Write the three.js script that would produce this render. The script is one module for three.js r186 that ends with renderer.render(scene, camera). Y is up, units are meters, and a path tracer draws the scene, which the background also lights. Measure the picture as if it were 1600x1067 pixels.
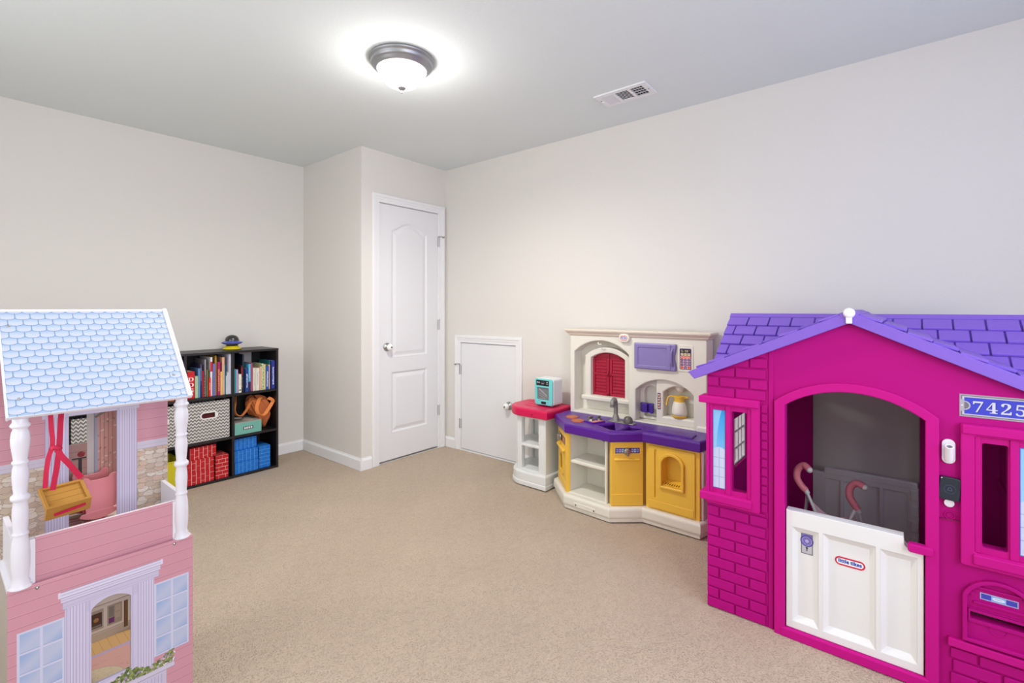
import * as THREE from 'three';
import { RoundedBoxGeometry } from 'three/addons/geometries/RoundedBoxGeometry.js';
import { mergeGeometries } from 'three/addons/utils/BufferGeometryUtils.js';
import { RectAreaLightUniformsLib } from 'three/addons/lights/RectAreaLightUniformsLib.js';

/* ---------- camera, sky, lights, exposure ---------- */
const scene = new THREE.Scene();
const camera = new THREE.PerspectiveCamera(70.48, 1600 / 1067, 0.02, 60);
camera.position.set(3.1818, 1.2144, 2.9455);
camera.rotation.set(0, 0.6872, 0);
camera.setViewOffset(1600, 1067, 0, 50.9, 1600, 1067);
scene.add(camera);
scene.background = new THREE.Color(0.55, 0.66, 0.8);            // daylight sky beyond the unseen windows behind the camera
const renderer = new THREE.WebGLRenderer({ antialias: true });
renderer.toneMapping = THREE.LinearToneMapping;
renderer.toneMappingExposure = 1.17;
renderer.shadowMap.enabled = true;
RectAreaLightUniformsLib.init();
const ROOM = { x0: -0.869, x1: 4.5, z1: 3.7, h: 2.44, zb: 0.856 };
const LAMP = [1.25, 1.447];
const UNSEEN_WIN = { z0: 1.05, z1: 1.95, y0: 0.75, y1: 2.15 };  // out of view, placed for bluish light on the right of the playhouse
const UNSEEN_WIN3 = { z0: 2.3, z1: 3.4, y0: 0.75, y1: 2.15 };  // out of view, placed for neutral light towards the left wall
const UNSEEN_WIN2 = { x0: 0.2, x1: 2.0, y0: 0.75, y1: 2.15 };  // out of view behind the camera, placed to light the left wall
function areaLight(color, intensity, w, h, pos, look) {
  const l = new THREE.RectAreaLight(color, intensity, w, h);
  l.position.set(...pos); l.lookAt(...look); scene.add(l);
}
const unseenFarLight = (w, color, k) => areaLight(color, k, w.z1 - w.z0, w.y1 - w.y0, [ROOM.x1 - 0.03, (w.y0 + w.y1) / 2, (w.z0 + w.z1) / 2], [0, (w.y0 + w.y1) / 2, (w.z0 + w.z1) / 2]);  // area light set in an unseen opening of the far wall
unseenFarLight(UNSEEN_WIN, 0xc4d0ff, 3.8); unseenFarLight(UNSEEN_WIN3, 0xf8f9fb, 7.0);
areaLight(0xfdfdfb, 2.0, UNSEEN_WIN2.x1 - UNSEEN_WIN2.x0, UNSEEN_WIN2.y1 - UNSEEN_WIN2.y0, [(UNSEEN_WIN2.x0 + UNSEEN_WIN2.x1) / 2, 1.45, ROOM.z1 - 0.03], [(UNSEEN_WIN2.x0 + UNSEEN_WIN2.x1) / 2, 1.45, 0]);  // area light in the unseen back opening, brightens the left wall
const lampLight = new THREE.PointLight(0xfffcf8, 0.55, 0, 2);               // inside the bowl: glow on the ceiling and walls
lampLight.position.set(LAMP[0], 2.318, LAMP[1]); lampLight.castShadow = true; lampLight.shadow.radius = 4; scene.add(lampLight);
const lampDown = new THREE.SpotLight(0xfffbf2, 6.2, 0, 1.5, 0.75, 2);      // the bowl's stronger downward light
lampDown.position.set(LAMP[0], 2.316, LAMP[1]); lampDown.target.position.set(LAMP[0], 0, LAMP[1]); lampDown.castShadow = true; lampDown.shadow.radius = 4; scene.add(lampDown, lampDown.target);

/* ---------- helpers ---------- */
const PI = Math.PI;
let seed = 20240611;
const rnd = () => { seed = (seed * 1664525 + 1013904223) >>> 0; return seed / 4294967296; };
const rr = (a, b) => a + (b - a) * rnd();
const taken = new Map();
function numbered(name) {
  const base = name.replace(/_\d{3}$/, ''), n = taken.get(base) || 0; taken.set(base, n + 1);
  return n ? base + '_' + String(n).padStart(3, '0') : base;
}
const V2 = (x, y) => new THREE.Vector2(x, y), V3 = (x, y, z) => new THREE.Vector3(x, y, z);
function prep(list) {
  return list.flat(9).filter(Boolean).map((g) => {
    let h = g.index ? g.toNonIndexed() : g;
    for (const k of Object.keys(h.attributes)) if (!['position', 'normal', 'uv'].includes(k)) h.deleteAttribute(k);
    if (!h.attributes.uv) h.setAttribute('uv', new THREE.BufferAttribute(new Float32Array(h.attributes.position.count * 2), 2));
    h.morphAttributes = {}; h.clearGroups && h.clearGroups();
    return h;
  });
}
function join(...list) { const p = prep(list); return p.length === 1 ? p[0] : mergeGeometries(p, false); }
function mesh(name, geo, mat) {
  const m = new THREE.Mesh(Array.isArray(geo) ? join(...geo) : geo, mat);
  m.name = name; m.castShadow = m.receiveShadow = true; return m;
}
function thing(name, label, category, pos = [0, 0, 0], turn = 0, group) {
  const o = new THREE.Group(); o.name = numbered(name); o.position.set(...pos); o.rotation.y = turn; scene.add(o);
  o.userData = { label, category }; if (group) o.userData.group = group;
  return o;
}
const partCount = new WeakMap();
function part(parent, name, geo, mat, label) {
  let c = partCount.get(parent); if (!c) partCount.set(parent, c = {});
  const n = c[name] || 0; c[name] = n + 1;
  const m = mesh(n ? name + '_' + String(n).padStart(3, '0') : name, geo, mat);
  if (label) m.userData.label = label;
  parent.add(m); return m;
}
function single(name, label, category, geo, mat, group) {           // a thing that is one mesh
  const m = mesh(numbered(name), geo, mat); m.userData = { label, category }; if (group) m.userData.group = group;
  scene.add(m); return m;
}
function struct(name, geo, mat) { const m = mesh(numbered(name), geo, mat); m.userData.kind = 'structure'; scene.add(m); return m; }
function structGroup(name, pos = [0, 0, 0], turn = 0) {
  const o = new THREE.Group(); o.name = numbered(name); o.position.set(...pos); o.rotation.y = turn; o.userData.kind = 'structure'; scene.add(o); return o;
}
function bx(x0, x1, y0, y1, z0, z1, r = 0, seg = 2) {
  const w = Math.abs(x1 - x0), h = Math.abs(y1 - y0), d = Math.abs(z1 - z0);
  const g = r > 0 ? new RoundedBoxGeometry(w, h, d, seg, Math.min(r, w / 2.01, h / 2.01, d / 2.01)) : new THREE.BoxGeometry(w, h, d);
  return g.translate((x0 + x1) / 2, (y0 + y1) / 2, (z0 + z1) / 2);
}
function poly(pts) { const s = new THREE.Shape(); pts.forEach(([x, y], i) => (i ? s.lineTo(x, y) : s.moveTo(x, y))); s.closePath(); return s; }
function rrect(x0, x1, y0, y1, r = 0.01, K = THREE.Shape) {
  const s = new K(); r = Math.min(r, (x1 - x0) / 2 - 1e-5, (y1 - y0) / 2 - 1e-5);
  s.moveTo(x0 + r, y0); s.lineTo(x1 - r, y0); s.absarc(x1 - r, y0 + r, r, -PI / 2, 0); s.lineTo(x1, y1 - r); s.absarc(x1 - r, y1 - r, r, 0, PI / 2);
  s.lineTo(x0 + r, y1); s.absarc(x0 + r, y1 - r, r, PI / 2, PI); s.lineTo(x0, y0 + r); s.absarc(x0 + r, y0 + r, r, PI, 1.5 * PI); return s;
}
function arch(x0, x1, y0, ys, yt, K = THREE.Shape) {                 // flat sides to ys, segment arch up to yt
  const s = new K(), w = (x1 - x0) / 2, h = yt - ys, R = (w * w + h * h) / (2 * h), cx = (x0 + x1) / 2, cy = yt - R, a = Math.asin(Math.min(1, w / R));
  const a0 = PI / 2 - a, a1 = PI / 2 + a;
  s.moveTo(x0, y0); s.lineTo(x1, y0); s.lineTo(x1, ys); s.absarc(cx, cy, R, h > w ? -Math.asin((R - (yt - ys)) / R) : a0, h > w ? PI + Math.asin((R - (yt - ys)) / R) : a1); s.lineTo(x0, y0); return s;
}
const clean = (pts) => { const o = []; for (const p of pts) if (!o.length || p.distanceTo(o[o.length - 1]) > 1e-5) o.push(p); while (o.length > 3 && o[0].distanceTo(o[o.length - 1]) < 1e-5) o.pop(); return o; };
function holed(shape, ...holes) {
  const s = new THREE.Shape(clean(shape.getPoints(20)));
  for (const h of [...shape.holes, ...holes]) s.holes.push(new THREE.Path(clean(h.getPoints(20)))); return s;
}
function ext(shape, z0, z1, bev = 0, seg = 14, bseg = 2) {           // outline in x/y, from z0 to z1
  const g = new THREE.ExtrudeGeometry(shape, { depth: Math.max(1e-5, z1 - z0 - 2 * bev), bevelEnabled: bev > 0, bevelThickness: bev, bevelSize: bev, bevelOffset: -bev, bevelSegments: bseg, curveSegments: seg });
  return g.translate(0, 0, z0 + bev);
}
function extY(pts, y0, y1, bev = 0, holes = [], seg = 14, bseg = 2) {   // plan outline given as x/z, from y0 to y1
  const s = pts instanceof THREE.Shape ? pts : poly(pts.map(([x, z]) => [x, -z]));
  for (const h of holes) s.holes.push(new THREE.Path(h.map(([x, z]) => V2(x, -z))));
  const g = new THREE.ExtrudeGeometry(s, { depth: Math.max(1e-5, y1 - y0 - 2 * bev), bevelEnabled: bev > 0, bevelThickness: bev, bevelSize: bev, bevelOffset: -bev, bevelSegments: bseg, curveSegments: seg });
  return g.rotateX(-PI / 2).translate(0, y0 + bev, 0);
}
function extX(pts, x0, x1, bev = 0, bseg = 1) {                       // outline given as z/y, from x0 to x1
  const s = pts instanceof THREE.Shape ? pts : poly(pts.map(([z, y]) => [-z, y]));
  const g = new THREE.ExtrudeGeometry(s, { depth: x1 - x0 - 2 * bev, bevelEnabled: bev > 0, bevelThickness: bev, bevelSize: bev, bevelOffset: -bev, bevelSegments: bseg, curveSegments: 12 });
  return g.translate(0, 0, bev).rotateY(PI / 2).translate(x0, 0, 0);
}
function tube(pts, r, closed = false, seg = 24, rs = 8) { return new THREE.TubeGeometry(new THREE.CatmullRomCurve3(pts.map((p) => V3(...p)), closed), seg, r, rs, closed); }
function cyl(r0, r1, h, x, y, z, seg = 24) { return new THREE.CylinderGeometry(r1, r0, h, seg).translate(x, y + h / 2, z); }   // r0 bottom, r1 top
function cylZ(r, z0, z1, x, y, seg = 24, rTop = r) { return new THREE.CylinderGeometry(rTop, r, z1 - z0, seg).rotateX(PI / 2).translate(x, y, (z0 + z1) / 2); }
function lathe(pts, seg = 32) { return new THREE.LatheGeometry(pts.map(([r, y]) => V2(r, y)), seg); }
function ribbon(pts, w, t, wdir) {                                   // a strap: centre line, width along wdir, thickness t
  const c = new THREE.CatmullRomCurve3(pts.map((p) => V3(...p))), n = 28, pos = [], idx = [], W = V3(...wdir).normalize();
  for (let i = 0; i <= n; i++) {
    const p = c.getPoint(i / n), T = c.getTangent(i / n), w2 = W.clone().sub(T.clone().multiplyScalar(W.dot(T))).normalize(), N = T.clone().cross(w2).normalize();
    for (const [a, b] of [[-1, -1], [1, -1], [1, 1], [-1, 1]]) pos.push(...p.clone().addScaledVector(w2, a * w / 2).addScaledVector(N, b * t / 2).toArray());
    if (i) for (let k = 0; k < 4; k++) { const a = (i - 1) * 4 + k, b = (i - 1) * 4 + (k + 1) % 4; idx.push(a, b, a + 4, b, b + 4, a + 4); }
  }
  const e = n * 4; idx.push(0, 2, 1, 0, 3, 2, e, e + 1, e + 2, e, e + 2, e + 3);
  const g = new THREE.BufferGeometry(); g.setAttribute('position', new THREE.Float32BufferAttribute(pos, 3)); g.setIndex(idx);
  const h = g.toNonIndexed(); h.computeVertexNormals(); return h;
}
function loftRect(x0, x1, z0, z1, prof) {                              // moulding round the front and both ends: [offset, height] rings
  const pos = [], ring = ([o, y]) => [[x0 - o, y, z0], [x0 - o, y, z1 + o], [x1 + o, y, z1 + o], [x1 + o, y, z0]], rings = prof.map(ring), quad = (a, b, c, d) => pos.push(...a, ...b, ...c, ...a, ...c, ...d);
  for (let i = 1; i < rings.length; i++) for (let k = 0; k < 4; k++) { const n = (k + 1) % 4; quad(rings[i - 1][k], rings[i - 1][n], rings[i][n], rings[i][k]); }
  quad(rings[0][3], rings[0][2], rings[0][1], rings[0][0]); const t = rings[rings.length - 1]; quad(t[0], t[1], t[2], t[3]);
  const g = new THREE.BufferGeometry(); g.setAttribute('position', new THREE.Float32BufferAttribute(pos, 3)); g.computeVertexNormals(); return g;
}
function mapUV(g, x0, x1, y0, y1, ax = 'x', ay = 'y') {
  const p = g.attributes.position, uv = new Float32Array(p.count * 2), get = { x: (i) => p.getX(i), y: (i) => p.getY(i), z: (i) => p.getZ(i) };
  for (let i = 0; i < p.count; i++) { uv[2 * i] = (get[ax](i) - x0) / (x1 - x0); uv[2 * i + 1] = (get[ay](i) - y0) / (y1 - y0); }
  g.setAttribute('uv', new THREE.BufferAttribute(uv, 2)); return g;
}
function metreUV(g0, sx = 1, sy = sx) {                                // uv in metres by facing
  const g = g0.index ? g0.toNonIndexed() : g0, p = g.attributes.position, n = g.attributes.normal, uv = new Float32Array(p.count * 2);
  for (let i = 0; i < p.count; i++) {
    const ax = Math.abs(n.getX(i)), ay = Math.abs(n.getY(i)), az = Math.abs(n.getZ(i));
    const [u, v] = ay > ax && ay > az ? [p.getX(i), p.getZ(i)] : ax > az ? [p.getZ(i), p.getY(i)] : [p.getX(i), p.getY(i)];
    uv[2 * i] = u / sx; uv[2 * i + 1] = v / sy;
  }
  g.setAttribute('uv', new THREE.BufferAttribute(uv, 2)); return g;
}
const turnTo = (P, Q) => Math.atan2(-(Q[1] - P[1]), Q[0] - P[0]);    // yaw that lays local x along P -> Q in plan
function onFace(g, P, Q) { return g.rotateY(turnTo(P, Q)).translate(P[0], 0, P[1]); }
function canvasTex(w, h, draw, opts = {}) {
  const c = document.createElement('canvas'); c.width = w; c.height = h; const x = c.getContext('2d'); draw(x, w, h);
  const t = new THREE.CanvasTexture(c); t.colorSpace = THREE.SRGBColorSpace; t.magFilter = THREE.LinearFilter; t.minFilter = THREE.LinearMipmapLinearFilter; t.anisotropy = 8;
  if (opts.repeat) { t.wrapS = t.wrapT = THREE.RepeatWrapping; } return t;
}
/* tiling noise fields */
function noiseField(n, sigma, s0) {
  let s = s0 >>> 0; const r = () => { s = (s * 1664525 + 1013904223) >>> 0; return s / 4294967296; };
  let a = new Float32Array(n * n).map(() => r()), b = new Float32Array(n * n);
  const R = Math.ceil(sigma * 2.5), k = []; let ks = 0; for (let i = -R; i <= R; i++) { const v = Math.exp(-i * i / (2 * sigma * sigma)); k.push(v); ks += v; }
  for (let y = 0; y < n; y++) for (let x = 0; x < n; x++) { let v = 0; for (let i = -R; i <= R; i++) v += k[i + R] * a[y * n + ((x + i + n) % n)]; b[y * n + x] = v / ks; }
  for (let y = 0; y < n; y++) for (let x = 0; x < n; x++) { let v = 0; for (let i = -R; i <= R; i++) v += k[i + R] * b[((y + i + n) % n) * n + x]; a[y * n + x] = v / ks; }
  let lo = 1e9, hi = -1e9; for (const v of a) { if (v < lo) lo = v; if (v > hi) hi = v; } return a.map((v) => (v - lo) / (hi - lo));
}
function fieldTex(n, f, srgb) {
  const d = new Uint8Array(n * n * 4);
  for (let i = 0; i < n * n; i++) { const c = f(i); d[4 * i] = c[0]; d[4 * i + 1] = c[1]; d[4 * i + 2] = c[2]; d[4 * i + 3] = 255; }
  const t = new THREE.DataTexture(d, n, n); t.wrapS = t.wrapT = THREE.RepeatWrapping; t.magFilter = THREE.LinearFilter; t.minFilter = THREE.LinearMipmapLinearFilter; t.generateMipmaps = true;
  if (srgb) t.colorSpace = THREE.SRGBColorSpace; t.needsUpdate = true; return t;
}
const N1 = noiseField(512, 1.3, 11), N2 = noiseField(512, 3.2, 29), N3 = noiseField(512, 14, 47), N4 = noiseField(512, 0.8, 83), NC = noiseField(512, 1.55, 131);
const cl = (v) => Math.max(0, Math.min(255, v));
const sstep = (a, b, v) => { const t = Math.max(0, Math.min(1, (v - a) / (b - a))); return t * t * (3 - 2 * t); };
const tuft = NC.map((v) => sstep(0.18, 0.62, v));
const carpetMap = fieldTex(512, (i) => { const k = 0.87 + 0.075 * tuft[i] + 0.12 * N4[i] + 0.03 * (N3[i] - 0.5); return [cl(195 * k), cl(176 * k), cl(156 * k)]; }, true);
const carpetBump = fieldTex(512, (i) => { const k = cl(255 * (0.75 * tuft[i] + 0.25 * N4[i])); return [k, k, k]; });
const paintBump = fieldTex(512, (i) => { const k = cl(255 * (0.5 * N2[i] + 0.5 * N1[i])); return [k, k, k]; });
const paperTint = fieldTex(512, (i) => { const k = 244 + 11 * N2[i]; return [k, k, k]; }, true);
/* materials */
const std = (o) => new THREE.MeshStandardMaterial(o), phy = (o) => new THREE.MeshPhysicalMaterial(o);
function bumpOf(t, rep, scale) { const c = t.clone(); c.repeat.set(rep, rep); c.needsUpdate = true; return { bumpMap: c, bumpScale: scale }; }
const plasticBump = bumpOf(paintBump, 1, 0.0004);
const plastic = (color, rough = 0.45, extra = {}) => phy({ color, roughness: rough, clearcoat: 0.12, clearcoatRoughness: 0.35, ...extra });
const M = {
  wall: std({ color: 0xdedad4, roughness: 0.93, ...bumpOf(paintBump, 2, 0.0006) }),
  ceiling: std({ color: 0xe0e6e6, roughness: 0.95, ...bumpOf(paintBump, 2, 0.0006) }),
  carpet: std({ color: 0xffffff, map: carpetMap, roughness: 1, bumpMap: carpetBump, bumpScale: 0.004, vertexColors: true }), subfloor: std({ color: 0xb9a48e, roughness: 1 }),
  trim: std({ color: 0xebebec, roughness: 0.42 }),
  door: std({ color: 0xe6e6e8, roughness: 0.4 }),
  nickel: std({ color: 0xa9a7a3, roughness: 0.3, metalness: 0.95 }),
  darkNickel: std({ color: 0x8b8c8f, roughness: 0.38, metalness: 0.9 }),
  brushed: std({ color: 0xa2a3a6, roughness: 0.42, metalness: 0.85 }),
  dark: std({ color: 0x151518, roughness: 0.6 }),
  white: plastic(0xeeeeec, 0.4), black: plastic(0x16171b, 0.35),
  pink: plastic(0xb60a7e, 0.62, { clearcoat: 0, specularIntensity: 0.3 }), pinkTrim: plastic(0xc61086, 0.6, { clearcoat: 0, specularIntensity: 0.35 }), pinkDark: plastic(0x8c0d50, 0.6),
  roof: plastic(0x835fcb, 0.55, { clearcoat: 0.05 }), roofDark: plastic(0x7050bd, 0.55),
  cream: plastic(0xe6e2d6, 0.42), unitWhite: plastic(0xe2e4e2, 0.42),
  yellow: plastic(0xf0c044, 0.42), counter: plastic(0x561c8f, 0.32, { specularIntensity: 0.6 }), magenta: plastic(0xd40a50, 0.38), shutter: plastic(0xaa0232, 0.4),
  lilac: plastic(0x8678b4, 0.4), violet: plastic(0x43208f, 0.35), greyPlastic: plastic(0x8e8b88, 0.35, { metalness: 0.35 }), darkGrey: plastic(0x67645f, 0.4, { metalness: 0.3 }),
  orange: std({ color: 0xc8632c, roughness: 0.9 }), teal: plastic(0x74d2d2, 0.35),
  shelfBlack: phy({ color: 0x171517, roughness: 0.42, clearcoat: 0.12, clearcoatRoughness: 0.35 }), wood: null,
  paper: std({ color: 0xe9e2d2, roughness: 0.9 }), dhWhite: std({ color: 0xdedbe2, roughness: 0.35 }), dhMdf: std({ color: 0xb0a69c, roughness: 0.6 }),
  cribPink: std({ color: 0xe08a90, roughness: 0.5 }), redRibbon: std({ color: 0xc4093f, roughness: 0.65 }),
};
/* ---------- the room ---------- */
{
  const { x0, x1, z1, h, zb } = ROOM, T = 0.12;
  const fl = new THREE.PlaneGeometry(x1 - x0 + 0.24, z1 + 0.24, 90, 70).rotateX(-PI / 2).translate((x0 + x1) / 2, 0, z1 / 2);
  const fp = fl.attributes.position;                                  // gentle unevenness of the pile
  for (let i = 0; i < fp.count; i++) { const x = fp.getX(i), z = fp.getZ(i); fp.setY(i, -0.002 + 0.0012 * Math.sin(x * 7.1 + 2 * Math.sin(z * 3)) + 0.0012 * Math.sin(z * 9.3 + x * 4.2)); }
  mapUV(fl, 0, 0.42, 0, 0.42, 'x', 'z'); fl.computeVertexNormals();
  const fc = new Float32Array(fp.count * 3);                            // pile brushed this way and that: slow tonal patches
  for (let i = 0; i < fp.count; i++) { const x = fp.getX(i), z = fp.getZ(i), v = 0.965 + 0.018 * Math.sin(3.1 * x + 1.7 * Math.sin(2.3 * z + 0.6)) + 0.016 * Math.sin(5.3 * z - 2.9 * x + 1.9 * Math.sin(3.7 * x)) + 0.012 * Math.sin(9.1 * x + 7.7 * z + 2 * Math.sin(4.1 * z)); fc[3 * i] = fc[3 * i + 1] = fc[3 * i + 2] = v; }
  fl.setAttribute('color', new THREE.BufferAttribute(fc, 3));
  const floor = struct('floor', fl, M.carpet);
  part(floor, 'subfloor', bx(x0 - T, x1 + T, -0.1, -0.006, -T, z1 + T), M.subfloor);
  struct('ceiling', metreUV(bx(x0 - T, x1 + T, h, h + 0.1, -T, z1 + T)), M.ceiling);
  // the two doorways are real openings
  const D1 = { a: 0.084, b: 0.702, t: 2.048 }, D2 = { a: 0.194, b: 0.812, t: 0.929, y: 0.012 };
  const wr = holed(poly([[x0 - T, 0], [x1 + T, 0], [x1 + T, h], [x0 - T, h]]), poly([[D2.a, 0.001], [D2.b, 0.001], [D2.b, D2.t], [D2.a, D2.t]]));
  struct('wall_right', metreUV(ext(wr, -T, 0)), M.wall);
  const wc = holed(poly([[-zb, 0], [0, 0], [0, h], [-zb, h]]), poly([[-D1.b, 0.001], [-D1.a, 0.001], [-D1.a, D1.t], [-D1.b, D1.t]]));
  struct('wall_closet_front', metreUV(ext(wc, -0.11, 0).rotateY(PI / 2)), M.wall);
  struct('wall_closet_side', metreUV(bx(x0, -0.11, 0, h, zb - 0.11, zb)), M.wall);
  struct('wall_left', metreUV(bx(x0 - T, x0, 0, h, -T, z1 + T)), M.wall);
  const wb = holed(poly([[x0 - T, 0], [x1 + T, 0], [x1 + T, h], [x0 - T, h]]), poly([[UNSEEN_WIN2.x0, UNSEEN_WIN2.y0], [UNSEEN_WIN2.x1, UNSEEN_WIN2.y0], [UNSEEN_WIN2.x1, UNSEEN_WIN2.y1], [UNSEEN_WIN2.x0, UNSEEN_WIN2.y1]]));
  struct('wall_back', metreUV(ext(wb, z1, z1 + T)), M.wall);
  const wo = holed(poly([[-z1, 0], [0, 0], [0, h], [-z1, h]]), ...[UNSEEN_WIN, UNSEEN_WIN3].map((w) => poly([[-w.z1, w.y0], [-w.z0, w.y0], [-w.z0, w.y1], [-w.z1, w.y1]])));
  struct('wall_far', metreUV(ext(wo, 0, T).rotateY(PI / 2).translate(x1, 0, 0)), M.wall);
  // unseen windows behind the camera, placed for the light they give
  const glass = phy({ color: 0xffffff, roughness: 0.02, transmission: 1, thickness: 0, ior: 1.5 });
  function sash(name, w, y0, y1, pos, turn) {
    const g = structGroup(name, pos, turn), H = y1 - y0;
    part(g, 'window_frame', ext(holed(poly([[-0.08, y0 - 0.08], [w + 0.08, y0 - 0.08], [w + 0.08, y1 + 0.08], [-0.08, y1 + 0.08]]), poly([[0, y0], [w, y0], [w, y1], [0, y1]])), 0, 0.018, 0.003), M.trim);
    part(g, 'window_sill', bx(-0.1, w + 0.1, y0 - 0.03, y0, 0, 0.05, 0.006), M.trim);
    part(g, 'sash', [ext(holed(poly([[0, y0], [w, y0], [w, y1], [0, y1]]), poly([[0.045, y0 + 0.045], [w / 2 - 0.03, y0 + 0.045], [w / 2 - 0.03, y1 - 0.045], [0.045, y1 - 0.045]]), poly([[w / 2 + 0.03, y0 + 0.045], [w - 0.045, y0 + 0.045], [w - 0.045, y1 - 0.045], [w / 2 + 0.03, y1 - 0.045]])), -0.08, -0.045)], M.trim);
    part(g, 'pane', bx(0.04, w / 2 - 0.02, y0 + 0.04, y1 - 0.04, -0.065, -0.061), glass); part(g, 'pane', bx(w / 2 + 0.02, w - 0.04, y0 + 0.04, y1 - 0.04, -0.065, -0.061), glass);
  }
  sash('unseen_window_1', UNSEEN_WIN.z1 - UNSEEN_WIN.z0, UNSEEN_WIN.y0, UNSEEN_WIN.y1, [x1, 0, UNSEEN_WIN.z0], -PI / 2);
  sash('unseen_window_3', UNSEEN_WIN3.z1 - UNSEEN_WIN3.z0, UNSEEN_WIN3.y0, UNSEEN_WIN3.y1, [x1, 0, UNSEEN_WIN3.z0], -PI / 2);
  sash('unseen_window_2', UNSEEN_WIN2.x1 - UNSEEN_WIN2.x0, UNSEEN_WIN2.y0, UNSEEN_WIN2.y1, [UNSEEN_WIN2.x1, 0, z1], PI);
  // baseboards, with a moulded top
  const bp = [[0, 0], [0.014, 0], [0.014, 0.072], [0.010, 0.080], [0.006, 0.083], [0.005, 0.090], [0, 0.090]];
  const run = (P, Q, name) => { const L = Math.hypot(Q[0] - P[0], Q[1] - P[1]); struct(name, onFace(extX(bp, 0, L), P, Q), M.trim); };
  run([x0, z1], [x0, zb], 'baseboard_left'); run([x0, zb], [0.014, zb], 'baseboard_closet_side'); run([0, zb], [0, 0.768], 'baseboard_closet_front');
  run([0, 0], [0.129, 0], 'baseboard_right'); run([0.868, 0], [x1, 0], 'baseboard_right_long'); run([x1, 0], [x1, z1], 'baseboard_far'); run([x1, z1], [x0, z1], 'baseboard_back');
  // door casings: stepped colonial profile, mitred
  function casing(name, pos, turn, a, b, t, w, bottom = 0) {
    const g = structGroup(name, pos, turn), o = (k) => [a - w * k, b + w * k, t + w * k];
    const ring = (k0, k1, d, bev = 0.002) => { const [A, B, C] = o(k1), [a2, b2, c2] = o(k0); return ext(poly([[A, bottom], [a2, bottom], [a2, c2], [b2, c2], [b2, bottom], [B, bottom], [B, C], [A, C]]), 0, d, bev); };
    part(g, 'casing', [ring(-0.03, 0.36, 0.010), ring(0.34, 0.62, 0.0135), ring(0.6, 1, 0.018, 0.004)], M.trim);
    return g;
  }
  const c1 = casing('trim_1', [0, 0, 0.702], PI / 2, 0, 0.618, 2.048, 0.062);
  part(c1, 'jamb', [bx(-0.001, 0.003, 0, 2.048, -0.11, 0.001), bx(0.615, 0.619, 0, 2.048, -0.11, 0.001), bx(0, 0.618, 2.045, 2.049, -0.11, 0.001)], M.trim);
  const c2 = casing('trim_2', [0.194, 0, 0], 0, 0, 0.618, 0.929, 0.062);
  part(c2, 'jamb', [bx(-0.001, 0.002, 0, 0.929, -0.11, 0.001), bx(0.616, 0.619, 0, 0.929, -0.11, 0.001), bx(0, 0.618, 0.926, 0.93, -0.11, 0.001), bx(0, 0.618, 0, 0.010, -0.11, 0.003)], M.trim);
  // knob with its rose and a child-proof cover
  function knob(p, x, y, z) {
    const k = part(p, 'door_knob', [lathe([[0, 0.062], [0.012, 0.062], [0.02, 0.057], [0.0255, 0.047], [0.0265, 0.038], [0.023, 0.03], [0.015, 0.026], [0.0, 0.026]], 28).rotateX(PI / 2).translate(x, y, z)], plastic(0xf2f2f2, 0.45), 'white plastic cover over the knob');
    part(k, 'rose', [lathe([[0, 0], [0.033, 0], [0.033, 0.004], [0.028, 0.009], [0.016, 0.012], [0.012, 0.028], [0, 0.03]], 28).rotateX(PI / 2).translate(x, y, z)], M.nickel);
    part(k, 'keyhole', cylZ(0.0075, z + 0.0605, z + 0.0632, x, y, 16), M.darkGrey);
  }
  function hinge(p, x, y, z, hgt) { part(p, 'hinge', [bx(x - 0.009, x + 0.009, y - hgt / 2, y + hgt / 2, z - 0.004, z + 0.0015, 0.001), cyl(0.0052, 0.0052, hgt, x, y - hgt / 2, z + 0.004, 12), cyl(0.0065, 0.004, 0.005, x, y + hgt / 2, z + 0.004, 12)], M.darkNickel); }
  function pinStop(p, x, y, z, dir) { part(p, 'hinge_stop', [tube([[x, y, z + 0.006], [x + dir * 0.012, y + 0.002, z + 0.02], [x + dir * 0.03, y - 0.002, z + 0.028]], 0.0028, false, 10, 6), cylZ(0.007, z + 0.02, z + 0.036, x + dir * 0.03, y - 0.003, 12), bx(x - 0.008, x + 0.008, y - 0.004, y + 0.004, z, z + 0.012, 0.001)], M.nickel); }
  // door 1: two-panel arch-top moulded door (local x runs towards the right of the picture)
  {
    const d = structGroup('door_1', [-0.004, 0, 0.702], PI / 2), w = 0.618, y0 = 0.016, y1 = 2.041;
    const px0 = 0.702 - 0.579, px1 = 0.702 - 0.208;
    function camber(a, b, bot, side, top, r) {                         // eased (cathedral) arch
      const s = new THREE.Shape(), m = (a + b) / 2, q = (b - a) / 2; s.moveTo(a, bot); s.lineTo(b, bot); s.lineTo(b, side);
      s.bezierCurveTo(b - q * 0.34, side + 0.004, b - q * 0.45, top, m, top); s.bezierCurveTo(a + q * 0.45, top, a + q * 0.34, side + 0.004, a, side); s.lineTo(a, bot); return s;
    }
    const up = (k) => camber(px0 + k, px1 - k, 0.826 + k, 1.850 - k, 1.914 - k), lo = (k) => poly([[px0 + k, 0.226 + k], [px1 - k, 0.226 + k], [px1 - k, 0.712 - k], [px0 + k, 0.712 - k]]);
    part(d, 'door_slab', [bx(0.004, w - 0.004, y0, y1, -0.038, -0.013), ext(holed(poly([[0.004, y0], [w - 0.004, y0], [w - 0.004, y1], [0.004, y1]]), up(0), lo(0)), -0.0131, 0.0, 0.0008, 14, 1)], M.door);
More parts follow.
